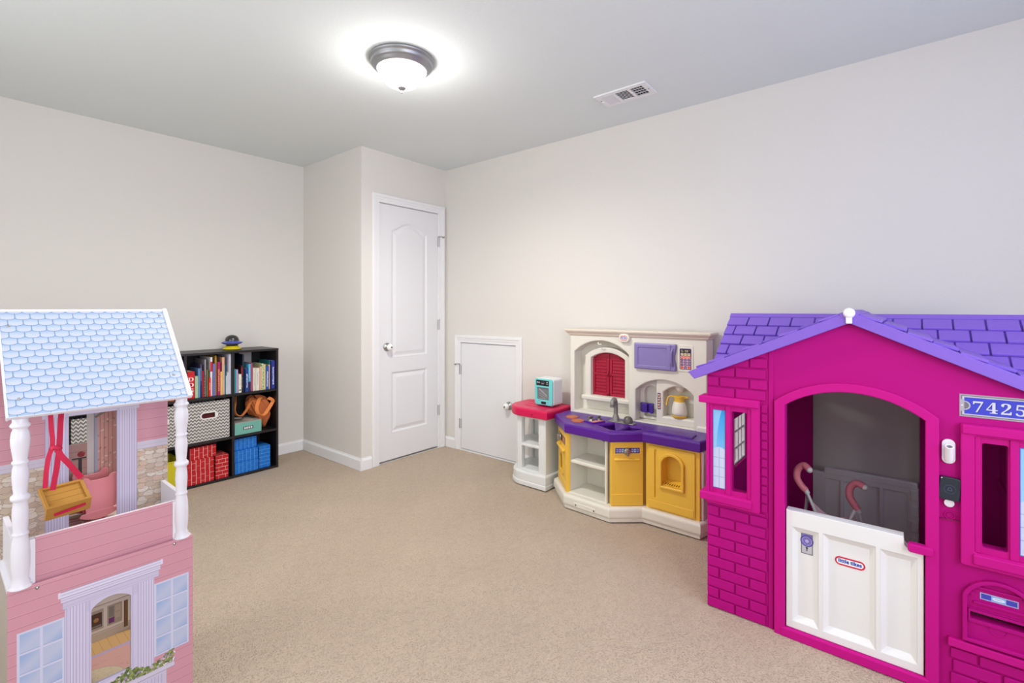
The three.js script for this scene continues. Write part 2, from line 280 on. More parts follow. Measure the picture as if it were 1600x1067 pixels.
    // moulded panel: slope down from the frame, a flat groove, then a wide slope up to the raised field
    const panel = (f) => {
      const R = [[0, 0.0], [0.003, 0.0004], [0.013, -0.0085], [0.019, -0.0095], [0.024, -0.0085], [0.046, -0.0018], [0.05, -0.0014]], rings = R.map(([k, z]) => clean(f(k).getPoints(18)).map((p) => [p.x, p.y, z])), pos = [];
      for (let i = 1; i < rings.length; i++) { const A = rings[i - 1], B = rings[i], n = A.length; for (let k = 0; k < n; k++) { const m = (k + 1) % n; pos.push(...A[k], ...A[m], ...B[m], ...A[k], ...B[m], ...B[k]); } }
      const g = new THREE.BufferGeometry(); g.setAttribute('position', new THREE.Float32BufferAttribute(pos, 3)); g.computeVertexNormals();
      return [g, new THREE.ShapeGeometry(f(0.05), 18).translate(0, 0, -0.0014)];
    };
    part(d, 'door_panel', panel(up), M.door); part(d, 'door_panel', panel(lo), M.door);
    knob(d, 0.702 - 0.621, 0.914, 0);
    for (const y of [1.80, 1.077, 0.33]) hinge(d, 0.702 - 0.080, y, 0.006, 0.088);
    pinStop(d, 0.702 - 0.08, 1.845, 0.006, 1);
  }
  {
    const d = structGroup('door_2', [0.194, 0, -0.002], 0), w = 0.618;
    part(d, 'door_slab', ext(poly([[0.005, 0.016], [w - 0.005, 0.016], [w - 0.005, 0.922], [0.005, 0.922]]), -0.036, 0, 0.001), M.door);
    knob(d, 0.732 - 0.194 + 0.004, 0.446, 0); hinge(d, -0.006, 0.692, 0.006, 0.082); hinge(d, -0.006, 0.227, 0.006, 0.082); pinStop(d, -0.008, 0.74, 0.006, -1);
    part(d, 'strike_plate', bx(w - 0.003, w + 0.004, 0.425, 0.475, -0.001, 0.0035), M.darkNickel);
  }
}
/* ---------- ceiling light ---------- */
{
  const t = thing('ceiling_light', 'round flush-mount ceiling light with frosted bowl and brushed nickel rim', 'ceiling light', [LAMP[0], 2.44, LAMP[1]]);
  part(t, 'rim', lathe([[0, 0], [0.158, 0], [0.160, -0.006], [0.157, -0.012], [0.150, -0.016], [0.1475, -0.022], [0.1465, -0.030], [0.141, -0.034], [0.136, -0.038], [0.131, -0.046], [0.126, -0.05], [0.122, -0.053], [0.119, -0.052], [0.117, -0.044], [0.117, -0.02], [0, -0.02]], 72), M.brushed, 'brushed nickel stepped rim');
  const bowl = part(t, 'glass_bowl', lathe([[0.117, -0.047], [0.116, -0.06], [0.108, -0.080], [0.094, -0.100], [0.074, -0.118], [0.050, -0.130], [0.024, -0.136], [0, -0.138]], 64), std({ color: 0xffffff, roughness: 0.5, emissive: 0xfff6ea, emissiveIntensity: 2.2, side: THREE.DoubleSide }), 'frosted glass bowl, lit');
  part(t, 'finial', lathe([[0, -0.132], [0.019, -0.134], [0.019, -0.138], [0.013, -0.145], [0.006, -0.150], [0.0045, -0.153], [0.0062, -0.157], [0.0045, -0.162], [0, -0.164]], 24), M.brushed, 'nickel finial');
}
/* ---------- ceiling vent ---------- */
{
  const t = thing('ceiling_vent', 'white rectangular metal air vent with three louver banks on the ceiling', 'vent', [1.775, 2.44, 0.405]);
  const w = 0.312, d = 0.086, W = std({ color: 0xe9e9ea, roughness: 0.4 });
  const P = (x0, x1, z0, z1) => [[x0, z0], [x1, z0], [x1, z1], [x0, z1]];
  part(t, 'frame', [extY(P(0, w, -d, d), -0.009, 0, 0.002, [P(0.030, 0.105, -0.058, 0.058), P(0.118, 0.196, -0.058, 0.058), P(0.209, 0.283, -0.058, 0.058)])], W);
  part(t, 'duct', bx(0.02, 0.29, -0.002, 0.02, -0.065, 0.065), M.dark);
  const sl = (x0, x1, z0, z1, tilt, ax) => { const g = new THREE.BoxGeometry(x1 - x0, 0.0012, z1 - z0); ax === 'x' ? g.rotateX(tilt) : g.rotateZ(tilt); return g.translate((x0 + x1) / 2, -0.0045, (z0 + z1) / 2); };
  for (let i = 0; i < 6; i++) part(t, 'slat', sl(0.030 + i * 0.0125, 0.030 + i * 0.0125 + 0.013, -0.058, 0.058, 0.5, 'z'), W);
  for (let i = 0; i < 8; i++) part(t, 'slat', sl(0.118, 0.196, -0.058 + i * 0.0145, -0.058 + i * 0.0145 + 0.010, 0.35, 'x'), W);
  for (let i = 0; i < 5; i++) part(t, 'slat', sl(0.209 + i * 0.016, 0.209 + i * 0.016 + 0.009, -0.058, 0.058, -0.9, 'z'), W);
  for (let i = 0; i < 3; i++) part(t, 'crossbar', bx(0.209, 0.283, -0.006, -0.003, -0.03 + i * 0.028, -0.026 + i * 0.028), W);
  part(t, 'damper_lever', [bx(0.012, 0.028, -0.014, -0.009, -0.004, 0.004, 0.001)], W); part(t, 'screw', [cyl(0.004, 0.004, 0.003, 0.297, -0.0115, 0, 12)], M.nickel); part(t, 'screw', [cyl(0.004, 0.004, 0.003, 0.015, -0.0115, 0.02, 12)], M.nickel);
}
/* ---------- play kitchen against the right wall ---------- */
const logoTex = canvasTex(512, 160, (x, w, h) => {
  x.fillStyle = '#f1f1f1'; x.fillRect(0, 0, w, h); x.fillStyle = '#d01843'; x.beginPath(); x.roundRect(0, 0, w, h, 80); x.fill();
  x.fillStyle = '#f4f4f4'; x.beginPath(); x.roundRect(28, 28, w - 56, h - 56, 52); x.fill();
  x.fillStyle = '#1e46a8'; x.font = 'bold 82px sans-serif'; x.textAlign = 'center'; x.textBaseline = 'middle'; x.lineWidth = 7; x.lineJoin = 'round'; x.strokeStyle = '#1e46a8';
  x.save(); x.translate(w / 2, h / 2 - 4); x.scale(400 / Math.max(10, x.measureText('little tikes').width), 1); x.fillText('little tikes', 0, 0); x.strokeText('little tikes', 0, 0); x.restore();
  x.beginPath(); x.arc(467, 102, 4, 0, 7); x.fill();
});
function logo(p, x0, x1, y0, y1, z) { const g = mapUV(ext(rrect(x0, x1, y0, y1, 0.5), z, z + 0.0008), x0, x1, y0, y1); return part(p, 'logo_sticker', g, std({ map: logoTex, roughness: 0.35 }), 'oval red and white sticker with blue lettering'); }
{
  const k = thing('play_kitchen', 'cream, purple and yellow plastic play kitchen with sink, microwave and oven door', 'play kitchen');
  const K = [[1.36, 0.27], [1.56, 0.46], [1.872, 0.478], [2.015, 0.355], [2.335, 0.36]];      // front edge in plan
  const outline = (o, back = 0.03) => [[1.362 + o, back], [K[0][0] + o, K[0][1] - o * 0.5], [K[1][0] + o * 0.3, K[1][1] - o], [K[2][0] - o * 0.2, K[2][1] - o], [K[3][0] - o * 0.1, K[3][1] - o], [K[4][0] - o * 0.6, K[4][1] - o], [2.35 - o, 0.295], [2.35 - o, back]];
  // base plinth
  part(k, 'base', [extY(outline(0.0), 0.003, 0.03, 0.004), extY(outline(-0.010), 0.022, 0.089, 0.018, [], 14, 4),
    onFace(bx(0.075, 0.225, 0.032, 0.058, 0, 0.0125, 0.003), K[1], K[2])], M.cream);
  for (const s of [0.088, 0.215]) part(k, 'screw', onFace(cylZ(0.005, 0.009, 0.0145, s, 0.045, 12), K[1], K[2]), M.darkNickel);
  // worktop with a double sink
  const sinkA = [[1.725, 0.352], [1.835, 0.408], [1.868, 0.408], [1.872, 0.27], [1.785, 0.25]], sinkB = [[1.893, 0.262], [1.891, 0.404], [1.952, 0.368], [1.978, 0.30], [1.962, 0.245]];
  part(k, 'worktop', [extY(outline(-0.004), 0.457, 0.5155, 0.012, [sinkA, sinkB], 14, 3),
    extY([[2.02, 0.318], [2.285, 0.33], [2.28, 0.245], [2.02, 0.24]], 0.51, 0.524, 0.006),
    onFace(bx(0, 0.15, 0.514, 0.518, -0.03, -0.024, 0.002), K[2], K[3]),
    extY([[1.62, 0.345], [1.70, 0.365], [1.735, 0.275], [1.655, 0.255]], 0.512, 0.523, 0.004)], M.counter, 'purple worktop');
  const basin = (pts) => { const c = pts.reduce((a, p) => [a[0] + p[0] / pts.length, a[1] + p[1] / pts.length], [0, 0]), big = pts.map(([x, z]) => [c[0] + (x - c[0]) * 1.05, c[1] + (z - c[1]) * 1.05]); return [extY(big, 0.43, 0.5, 0, [pts]), extY(big, 0.428, 0.436)]; };
  part(k, 'sink', [basin(sinkA), basin(sinkB)], M.counter, 'double purple sink');
  const burnTex = canvasTex(256, 256, (x) => {
    x.fillStyle = '#c86a3c'; x.fillRect(0, 0, 256, 256); x.lineWidth = 9; x.strokeStyle = '#7a2a1c';
    for (const r of [112, 88, 64, 40]) { x.beginPath(); x.arc(128, 128, r, 0, 7); x.stroke(); } x.strokeStyle = '#f0a05a'; x.lineWidth = 6; for (const r of [100, 76, 52, 28]) { x.beginPath(); x.arc(128, 128, r, 0.4, 5.6); x.stroke(); } x.fillStyle = '#40202a'; x.beginPath(); x.arc(128, 128, 14, 0, 7); x.fill();
  });
  for (const [x, z] of [[1.502, 0.285], [1.585, 0.352]]) part(k, 'burner', mapUV(cyl(0.041, 0.04, 0.006, x, 0.5145, z, 32), x - 0.041, x + 0.041, z - 0.041, z + 0.041, 'x', 'z'), std({ map: burnTex, roughness: 0.5 }), 'orange ring burner');
  const dial = (x, y, z, r) => [cyl(r * 1.1, r, 0.012, x, y, z, 20), bx(x - r * 0.24, x + r * 0.24, y + 0.006, y + 0.026, z - r * 1.1, z + r * 1.1, 0.003)];
  part(k, 'dial', dial(1.655, 0.522, 0.315, 0.021).map((g) => g), M.nickel, 'silver burner dial'); part(k, 'dial', dial(1.688, 0.522, 0.272, 0.016), M.darkNickel);
  part(k, 'dial_sticker', extY([[1.668, 0.345], [1.699, 0.354], [1.725, 0.284], [1.70, 0.277]], 0.5225, 0.5236), std({ color: 0xe08a76, roughness: 0.4 }));
  // tap and handle on a plate
  part(k, 'tap', [bx(1.735, 1.905, 0.514, 0.522, 0.195, 0.245, 0.004), lathe([[0.026, 0.518], [0.024, 0.535], [0.0155, 0.556], [0.013, 0.565]]).translate(1.775, 0, 0.215),
    tube([[1.775, 0.545, 0.215], [1.775, 0.615, 0.215], [1.776, 0.648, 0.224], [1.778, 0.657, 0.245], [1.78, 0.645, 0.266], [1.781, 0.625, 0.270]], 0.0135, false, 30, 14), cyl(0.0145, 0.0155, 0.012, 1.781, 0.613, 0.270, 18)], M.greyPlastic, 'grey plastic swan-neck tap');
  part(k, 'tap_handle', [lathe([[0.029, 0.52], [0.0285, 0.535], [0.024, 0.551], [0.0135, 0.559], [0, 0.56]], 10).translate(1.862, 0, 0.222)], M.darkGrey);
  // upper unit: a front shell with arched recesses
  const Z0 = 0.02, Z1 = 0.135, L = 1.392, R = 2.300;
  const front = holed(poly([[L, 0.505], [R, 0.505], [R, 1.045], [L, 1.045]]), arch(1.424, 1.822, 0.528, 0.925, 1.006), arch(1.868, 2.226, 0.522, 0.713, 0.788));
  part(k, 'upper_panel', [ext(front, Z0 + 0.012, Z1, 0.006, 20), bx(L + 0.006, R - 0.006, 0.505, 1.05, Z0, Z0 + 0.016),
    bx(R - 0.055, R + 0.008, 0.505, 0.545, Z0, Z1 + 0.012, 0.010, 3), bx(R - 0.02, R + 0.001, 0.51, 1.04, Z0, Z1 - 0.004, 0.008),
    bx(L + 0.02, 1.83, 0.508, 0.53, Z0 + 0.01, Z0 + 0.05, 0.008), bx(1.83, 2.0, 0.508, 0.524, Z0 + 0.01, Z0 + 0.05, 0.008)], M.cream);
  // crown moulding
  part(k, 'crown', loftRect(L, R, Z0, Z1, [[-0.004, 1.034], [0.004, 1.036], [0.006, 1.041], [0.012, 1.044], [0.013, 1.048], [0.017, 1.053], [0.024, 1.060], [0.027, 1.064], [0.029, 1.066], [0.030, 1.074], [0.028, 1.078], [0.02, 1.0795]]), plastic(0xe0d3c3, 0.42), 'stepped crown moulding');
  part(k, 'badge', [ext(rrect(1.765, 1.838, 1.005, 1.058, 0.026), Z1 + 0.0, Z1 + 0.026, 0.006)], M.cream);
  logo(k, 1.777, 1.826, 1.018, 1.046, Z1 + 0.0262);
  // window with shutters in the left recess
  const wz = 0.052, wx0 = 1.507, wx1 = 1.772;
  part(k, 'window_surround', [ext(holed(arch(wx0 - 0.028, wx1 + 0.034, 0.60, 0.90, 0.962), arch(wx0 + 0.016, wx1 - 0.0, 0.635, 0.885, 0.925)), Z0 + 0.012, wz + 0.036, 0.007, 20), bx(wx0 - 0.05, wx1 + 0.06, 0.603, 0.632, Z0 + 0.02, wz + 0.052, 0.009, 3), ext(rrect(wx0 - 0.035, wx1 + 0.05, 0.555, 0.60, 0.012), Z0 + 0.012, Z0 + 0.026, 0.004)], M.cream);
  const clip = (a, b) => { const s = arch(wx0 + 0.01, wx1 + 0.008, 0.634, 0.888, 0.930); const pts = s.getPoints(40).filter((p) => p.x >= a - 1e-6 && p.x <= b + 1e-6).map((p) => [p.x, p.y]); const yAt = (x) => { const w = (wx1 - wx0 - 0.002) / 2, h = 0.042, Rr = (w * w + h * h) / (2 * h), cx = (wx0 + wx1 + 0.018) / 2; return 0.930 - Rr + Math.sqrt(Math.max(0, Rr * Rr - (x - cx) * (x - cx))); }; const out = [[a, 0.634], [b, 0.634]]; for (let i = 0; i <= 10; i++) { const x = b + (a - b) * i / 10; out.push([x, yAt(x)]); } return poly(out); };
  const wm = (wx0 + wx1) / 2 + 0.005;
  for (const [a, b] of [[wx0 + 0.012, wm - 0.002], [wm + 0.002, wx1 + 0.005]]) {
    const s = part(k, 'shutter', [ext(clip(a, b), Z0 + 0.012, Z0 + 0.026, 0.002), bx(a, a + 0.018, 0.636, 0.88, Z0 + 0.02, Z0 + 0.034, 0.003), bx(b - 0.018, b, 0.636, 0.88, Z0 + 0.02, Z0 + 0.034, 0.003), bx(a, b, 0.636, 0.652, Z0 + 0.02, Z0 + 0.034, 0.003), bx(a, b, 0.77, 0.785, Z0 + 0.02, Z0 + 0.033, 0.003)], M.shutter, 'dark red louvered window shutter');
    for (let i = 0; i < 11; i++) { const y = 0.660 + i * 0.0215; if (Math.abs(y - 0.775) < 0.013 && i) continue; part(s, 'slat', bx(a + 0.020, b - 0.020, y, y + 0.010, Z0 + 0.022, Z0 + 0.032, 0.003), M.shutter); }
    part(s, 'handle', [tube(s === k.children.find((q) => q.name === 'shutter') ? [[b - 0.008, 0.76, Z0 + 0.033], [b - 0.008, 0.775, Z0 + 0.042], [b - 0.008, 0.795, Z0 + 0.033]] : [[a + 0.008, 0.76, Z0 + 0.033], [a + 0.008, 0.775, Z0 + 0.042], [a + 0.008, 0.795, Z0 + 0.033]], 0.0035, false, 12, 8)], M.shutter);
  }
  part(k, 'hook', [tube([[1.60, 0.996, 0.12], [1.60, 0.985, 0.123], [1.612, 0.98, 0.125], [1.628, 0.984, 0.125]], 0.004, false, 14, 8)], M.cream);
  // microwave: lilac door with scooped right edge and its keypad
  const mw = new THREE.Shape(); mw.moveTo(1.868, 0.848); mw.lineTo(2.128, 0.848); mw.bezierCurveTo(2.132, 0.88, 2.12, 0.90, 2.119, 0.925); mw.bezierCurveTo(2.12, 0.95, 2.132, 0.975, 2.128, 1.006); mw.lineTo(1.868, 1.006); mw.lineTo(1.868, 0.848);
  const md = part(k, 'microwave_door', [ext(mw, Z1 - 0.004, Z1 + 0.020, 0.006, 20), ext(holed(rrect(1.872, 2.100, 0.852, 1.002, 0.006), rrect(1.896, 2.076, 0.872, 0.980, 0.006)), Z1 + 0.016, Z1 + 0.0245, 0.003)], M.lilac, 'lilac microwave door');
  part(md, 'handle', [tube([[2.112, 0.872, Z1 + 0.014], [2.107, 0.90, Z1 + 0.027], [2.106, 0.93, Z1 + 0.029], [2.107, 0.96, Z1 + 0.027], [2.112, 0.985, Z1 + 0.014]], 0.007, false, 20, 10)], M.lilac);
  const kpTex = canvasTex(200, 360, (x, w, h) => {
    x.fillStyle = '#3a1f66'; x.fillRect(0, 0, w, h); x.fillStyle = '#151216'; x.fillRect(18, 12, w - 36, 62); x.fillStyle = '#e9dfae'; x.font = 'bold 50px monospace'; x.textAlign = 'center'; x.textBaseline = 'middle'; x.fillText('5:10', w / 2 - 14, 44); x.fillStyle = '#c05a3a'; x.fillRect(158, 24, 12, 14);
    const C = [20, 78, 136], lab = [['S', 'T', 'D'], ['1', '2', '3'], ['4', '5', '6'], ['7', '8', '9'], ['*', '0', '#']];
    for (let i = 0; i < 3; i++) { x.fillStyle = '#ecd9a8'; x.fillRect(C[i], 80, 46, 42); x.fillStyle = '#8a6a30'; x.fillRect(C[i] + 10, 90, 26, 6); x.fillRect(C[i] + 10, 104, 18, 6); }
    x.fillStyle = '#f2b9b6'; x.fillRect(12, 128, w - 24, 220);
    for (let r = 0; r < 5; r++) for (let i = 0; i < 3; i++) { const o = r === 0 || (r === 4 && i !== 1); x.fillStyle = o ? '#dd5a3c' : '#3b2b86'; x.beginPath(); x.roundRect(C[i], 132 + r * 43, 46, 37, 12); x.fill(); x.fillStyle = '#f4e6e2'; x.font = 'bold 26px sans-serif'; if (r) x.fillText(['1', '2', '3', '4', '5', '6', '7', '8', '9', '', '0', ''][(r - 1) * 3 + i], C[i] + 23, 151 + r * 43); else x.fillRect(C[i] + 12, 146, 22, 8); }
  });
  part(k, 'keypad_plate', ext(rrect(2.134, 2.226, 0.848, 1.004, 0.012), Z1 - 0.004, Z1 + 0.004, 0.002), M.cream);
  part(k, 'keypad_sticker', mapUV(ext(rrect(2.147, 2.214, 0.862, 0.984, 0.006), Z1 + 0.004, Z1 + 0.0048), 2.147, 2.214, 0.862, 0.984), std({ map: kpTex, roughness: 0.35 }), 'purple microwave keypad sticker with orange and blue buttons');
  // phone nook with purple holder
  part(k, 'nook', [ext(holed(rrect(1.866, 1.998, 0.526, 0.80, 0.01), arch(1.898, 1.978, 0.545, 0.70, 0.735)), Z0 + 0.012, Z0 + 0.05, 0.007)], M.cream);
  part(k, 'phone_holder', [ext(rrect(1.878, 1.963, 0.570, 0.628, 0.006), Z0 + 0.048, Z0 + 0.066, 0.003), ext(rrect(1.892, 1.930, 0.572, 0.627, 0.006), Z0 + 0.06, Z0 + 0.084, 0.004), ext(rrect(1.945, 1.965, 0.568, 0.624, 0.006), Z0 + 0.06, Z0 + 0.078, 0.004)], M.violet, 'dark purple holder');
  // coffee maker bay
  part(k, 'coffee_bay', [ext(holed(rrect(1.992, 2.235, 0.52, 0.80, 0.012), arch(2.037, 2.222, 0.565, 0.71, 0.752)), Z0 + 0.012, 0.112, 0.009, 18, 3), bx(2.0, 2.23, 0.535, 0.567, Z0 + 0.014, 0.108, 0.006), bx(2.03, 2.24, 0.507, 0.53, Z0 + 0.014, 0.092, 0.004), lathe([[0.03, 0.77], [0.03, 0.745], [0.024, 0.728], [0.014, 0.716], [0, 0.714]]).translate(2.125, 0, 0.07)], M.cream);
  const cbTex = canvasTex(64, 256, (x, w, h) => { x.fillStyle = '#43277a'; x.fillRect(0, 0, w, h); for (const y of [14, 94, 174]) { x.fillStyle = '#e8c9a6'; x.fillRect(10, y, 44, 66); x.fillStyle = '#8a3a2a'; x.beginPath(); x.arc(30, y + 36, 14, 0, 7); x.fill(); x.fillStyle = '#5a3a7a'; x.fillRect(40, y + 10, 8, 20); } });
  part(k, 'button_sticker', mapUV(ext(rrect(2.001, 2.022, 0.606, 0.705, 0.006), 0.112, 0.1128), 2.001, 2.022, 0.606, 0.705), std({ map: cbTex, roughness: 0.4 }));
  // lower body: white carcass with open shelves on the second face
  const I = K.map(([x, z]) => [x, z - 0.035]); I[0] = [1.385, 0.24]; I[4] = [2.33, 0.325];
  part(k, 'carcass', [bx(1.37, 2.335, 0.08, 0.46, 0.03, 0.05), bx(1.372, 1.388, 0.08, 0.46, 0.04, 0.245), bx(2.318, 2.338, 0.08, 0.46, 0.04, 0.318, 0.006),
    extY([[1.39, 0.05], [1.40, 0.255], [1.555, 0.41], [1.86, 0.435], [2.0, 0.315], [2.32, 0.315], [2.32, 0.05]], 0.448, 0.458)], M.cream);
  const side = part(k, 'side_panel', [bx(2.325, 2.342, 0.085, 0.455, 0.05, 0.32, 0.006)], M.cream);
  part(k, 'shelf_bay', [onFace(bx(-0.012, 0.010, 0.085, 0.452, -0.2, 0.0, 0.003), I[1], I[2]), onFace(bx(0.262, 0.274, 0.085, 0.452, -0.2, 0.002, 0.003), I[1], I[2]), onFace(bx(0, 0.27, 0.085, 0.455, -0.21, -0.195), I[1], I[2]),
    onFace(bx(0.008, 0.264, 0.266, 0.288, -0.2, -0.012, 0.008, 3), I[1], I[2]), onFace(bx(0.0, 0.27, 0.085, 0.095, -0.2, 0.0, 0.003), I[1], I[2])], M.cream, 'white open shelf bay');
  for (const y of [0.415, 0.16]) part(k, 'screw', onFace(cylZ(0.005, -0.196, -0.192, 0.205, y, 12), I[1], I[2]), M.darkGrey);
  const stk = (w, h, draw) => std({ map: canvasTex(w, h, draw), roughness: 0.4 });
  function knobOn(p, P, Q, s, y, z) { part(p, 'knob', onFace(join(lathe([[0, 0], [0.021, 0], [0.021, 0.008], [0.016, 0.014], [0, 0.016]], 20).rotateX(PI / 2).translate(s, y, z), ext(rrect(s - 0.0075, s + 0.0075, y - 0.024, y + 0.02, 0.007), z + 0.008, z + 0.026, 0.004)), P, Q), M.nickel, 'silver control knob'); }
  // face 1: oven door with a real window opening
  {
    const P = [1.378, 0.252], Q = [1.562, 0.438], Lf = Math.hypot(Q[0] - P[0], Q[1] - P[1]);
    const d = part(k, 'oven_door', onFace(join(ext(holed(poly([[0.004, 0.088], [Lf - 0.004, 0.088], [Lf - 0.004, 0.452], [0.004, 0.452]]), arch(0.085, 0.175, 0.185, 0.265, 0.297)), -0.022, 0.006, 0.005), ext(holed(rrect(0.068, 0.192, 0.168, 0.318, 0.02), arch(0.088, 0.172, 0.19, 0.265, 0.294)), 0, 0.013, 0.004), bx(0.03, 0.225, 0.322, 0.342, 0.0, 0.024, 0.008, 3), bx(0.012, Lf - 0.012, 0.096, 0.146, 0.002, 0.009, 0.002)), P, Q), M.yellow, 'yellow oven door with arched window');
    part(d, 'panel_sticker', onFace(mapUV(bx(0.03, 0.225, 0.368, 0.412, 0.0055, 0.0068), 0.03, 0.225, 0.368, 0.412), P, Q), stk(256, 64, (x) => { x.fillStyle = '#5a3a2a'; x.fillRect(0, 0, 256, 64); x.fillStyle = '#c9523a'; x.fillRect(160, 8, 80, 48); x.fillStyle = '#b9b0a0'; x.fillRect(16, 8, 60, 48); x.fillStyle = '#e8c9a0'; x.fillRect(176, 18, 20, 28); }));
    knobOn(d, P, Q, 0.105, 0.390, 0.006);
    part(d, 'oven_cavity', onFace(bx(0.07, 0.19, 0.16, 0.32, -0.06, -0.055), P, Q), plastic(0x8a6a48, 0.6));
  }
  // face 3: dishwasher
  {
    const P = [1.866, 0.448], Q = [2.008, 0.325], Lf = 0.188, a = -0.004, b = 0.184;
    const d = part(k, 'dishwasher_door', onFace(join(ext(rrect(a, b, 0.088, 0.4555, 0.006), -0.03, 0.008, 0.005), ext(holed(rrect(a + 0.008, b - 0.012, 0.378, 0.442, 0.005), rrect(a + 0.012, b - 0.016, 0.382, 0.438, 0.004)), 0.004, 0.0095, 0.001), bx(a + 0.02, b - 0.02, 0.349, 0.362, 0.0, 0.02, 0.006, 3), bx(a + 0.004, b - 0.004, 0.094, 0.158, 0.004, 0.0115, 0.002)), P, Q), M.yellow, 'yellow dishwasher door');
    part(d, 'panel_sticker', onFace(mapUV(bx(a + 0.026, b - 0.022, 0.390, 0.421, 0.0075, 0.0088), a + 0.026, b - 0.022, 0.390, 0.421), P, Q), stk(320, 72, (x) => {
      x.fillStyle = '#3d2a86'; x.fillRect(0, 0, 320, 72); const c = ['#8f94d6', '#b9a6dc', '#a6cfe0']; for (let i = 0; i < 3; i++) { x.fillStyle = c[i]; x.fillRect(12 + i * 36, 12, 28, 48); x.fillStyle = c[(i + 1) % 3]; x.fillRect(212 + i * 34, 12, 26, 48); x.fillStyle = '#33337a'; x.fillRect(18 + i * 36, 30, 14, 10); x.fillRect(219 + i * 34, 26, 12, 14); } }));
    knobOn(d, P, Q, 0.089, 0.402, 0.0085);
  }
  // face 4: fridge with dispenser recess
  {
    const P = [2.028, 0.327], Q = [2.328, 0.333];
    const hole = () => arch(0.096, 0.206, 0.236, 0.36, 0.405);
    const d = part(k, 'fridge_door', onFace(join(ext(holed(rrect(-0.004, 0.3, 0.08, 0.4555, 0.006), hole()), -0.03, 0.004, 0.002), ext(holed(rrect(0.012, 0.276, 0.096, 0.444, 0.006), rrect(0.05, 0.064, 0.155, 0.425, 0.006), hole()), 0.002, 0.012, 0.0018), ext(holed(arch(0.081, 0.221, 0.221, 0.372, 0.422), hole()), 0.006, 0.026, 0.005, 18, 3), bx(0.018, 0.27, 0.1, 0.140, 0.008, 0.0148, 0.002)), P, Q), M.yellow, 'yellow fridge door with a drink dispenser recess');
    part(d, 'dispenser_recess', onFace(join(bx(0.09, 0.212, 0.226, 0.41, -0.062, -0.056), bx(0.088, 0.097, 0.226, 0.405, -0.06, 0.004), bx(0.205, 0.214, 0.226, 0.405, -0.06, 0.004), extX([[-0.06, 0.226], [0.004, 0.226], [0.012, 0.24], [-0.06, 0.256]], 0.09, 0.212), bx(0.09, 0.212, 0.398, 0.41, -0.06, 0.0)), P, Q), M.yellow);
    for (let i = 0; i < 7; i++) part(d, 'drip_slot', onFace(bx(0.108 + i * 0.0125, 0.1115 + i * 0.0125, 0.2375, 0.2465, -0.03, 0.006).rotateX(0), P, Q), plastic(0x9a6f18, 0.6));
  }
  part(k, 'corner_post', onFace(bx(0.188, 0.206, 0.086, 0.456, -0.05, -0.012), [1.866, 0.448], [2.008, 0.325]), plastic(0xb98c3e, 0.5));
}
/* coffee pot in the bay */
{
  const t = thing('toy_coffee_pot', 'small white toy coffee pot with yellow handle, rim and foot in the kitchen bay', 'coffee pot', [2.125, 0.566, 0.084]);
  part(t, 'body', lathe([[0, 0.012], [0.041, 0.012], [0.044, 0.03], [0.0425, 0.05], [0.038, 0.075], [0.033, 0.092], [0.030, 0.096], [0, 0.096]], 36), plastic(0xefe9da, 0.35));
  part(t, 'foot', lathe([[0, 0], [0.034, 0], [0.041, 0.006], [0.0435, 0.015], [0.042, 0.017], [0, 0.017]], 36), M.yellow);
  part(t, 'rim', [lathe([[0.031, 0.094], [0.029, 0.103], [0.030, 0.115], [0.034, 0.128], [0.031, 0.130], [0, 0.128]], 36), extY([[0.018, -0.013], [0.052, 0.0], [0.018, 0.013]], 0.119, 0.131, 0.002)], M.yellow);
  part(t, 'handle', ribbon([[-0.022, 0.121, 0.006], [-0.046, 0.127, 0.008], [-0.062, 0.118, 0.01], [-0.069, 0.095, 0.012], [-0.073, 0.068, 0.014]], 0.014, 0.007, [0, 0, 1]), M.yellow);
}
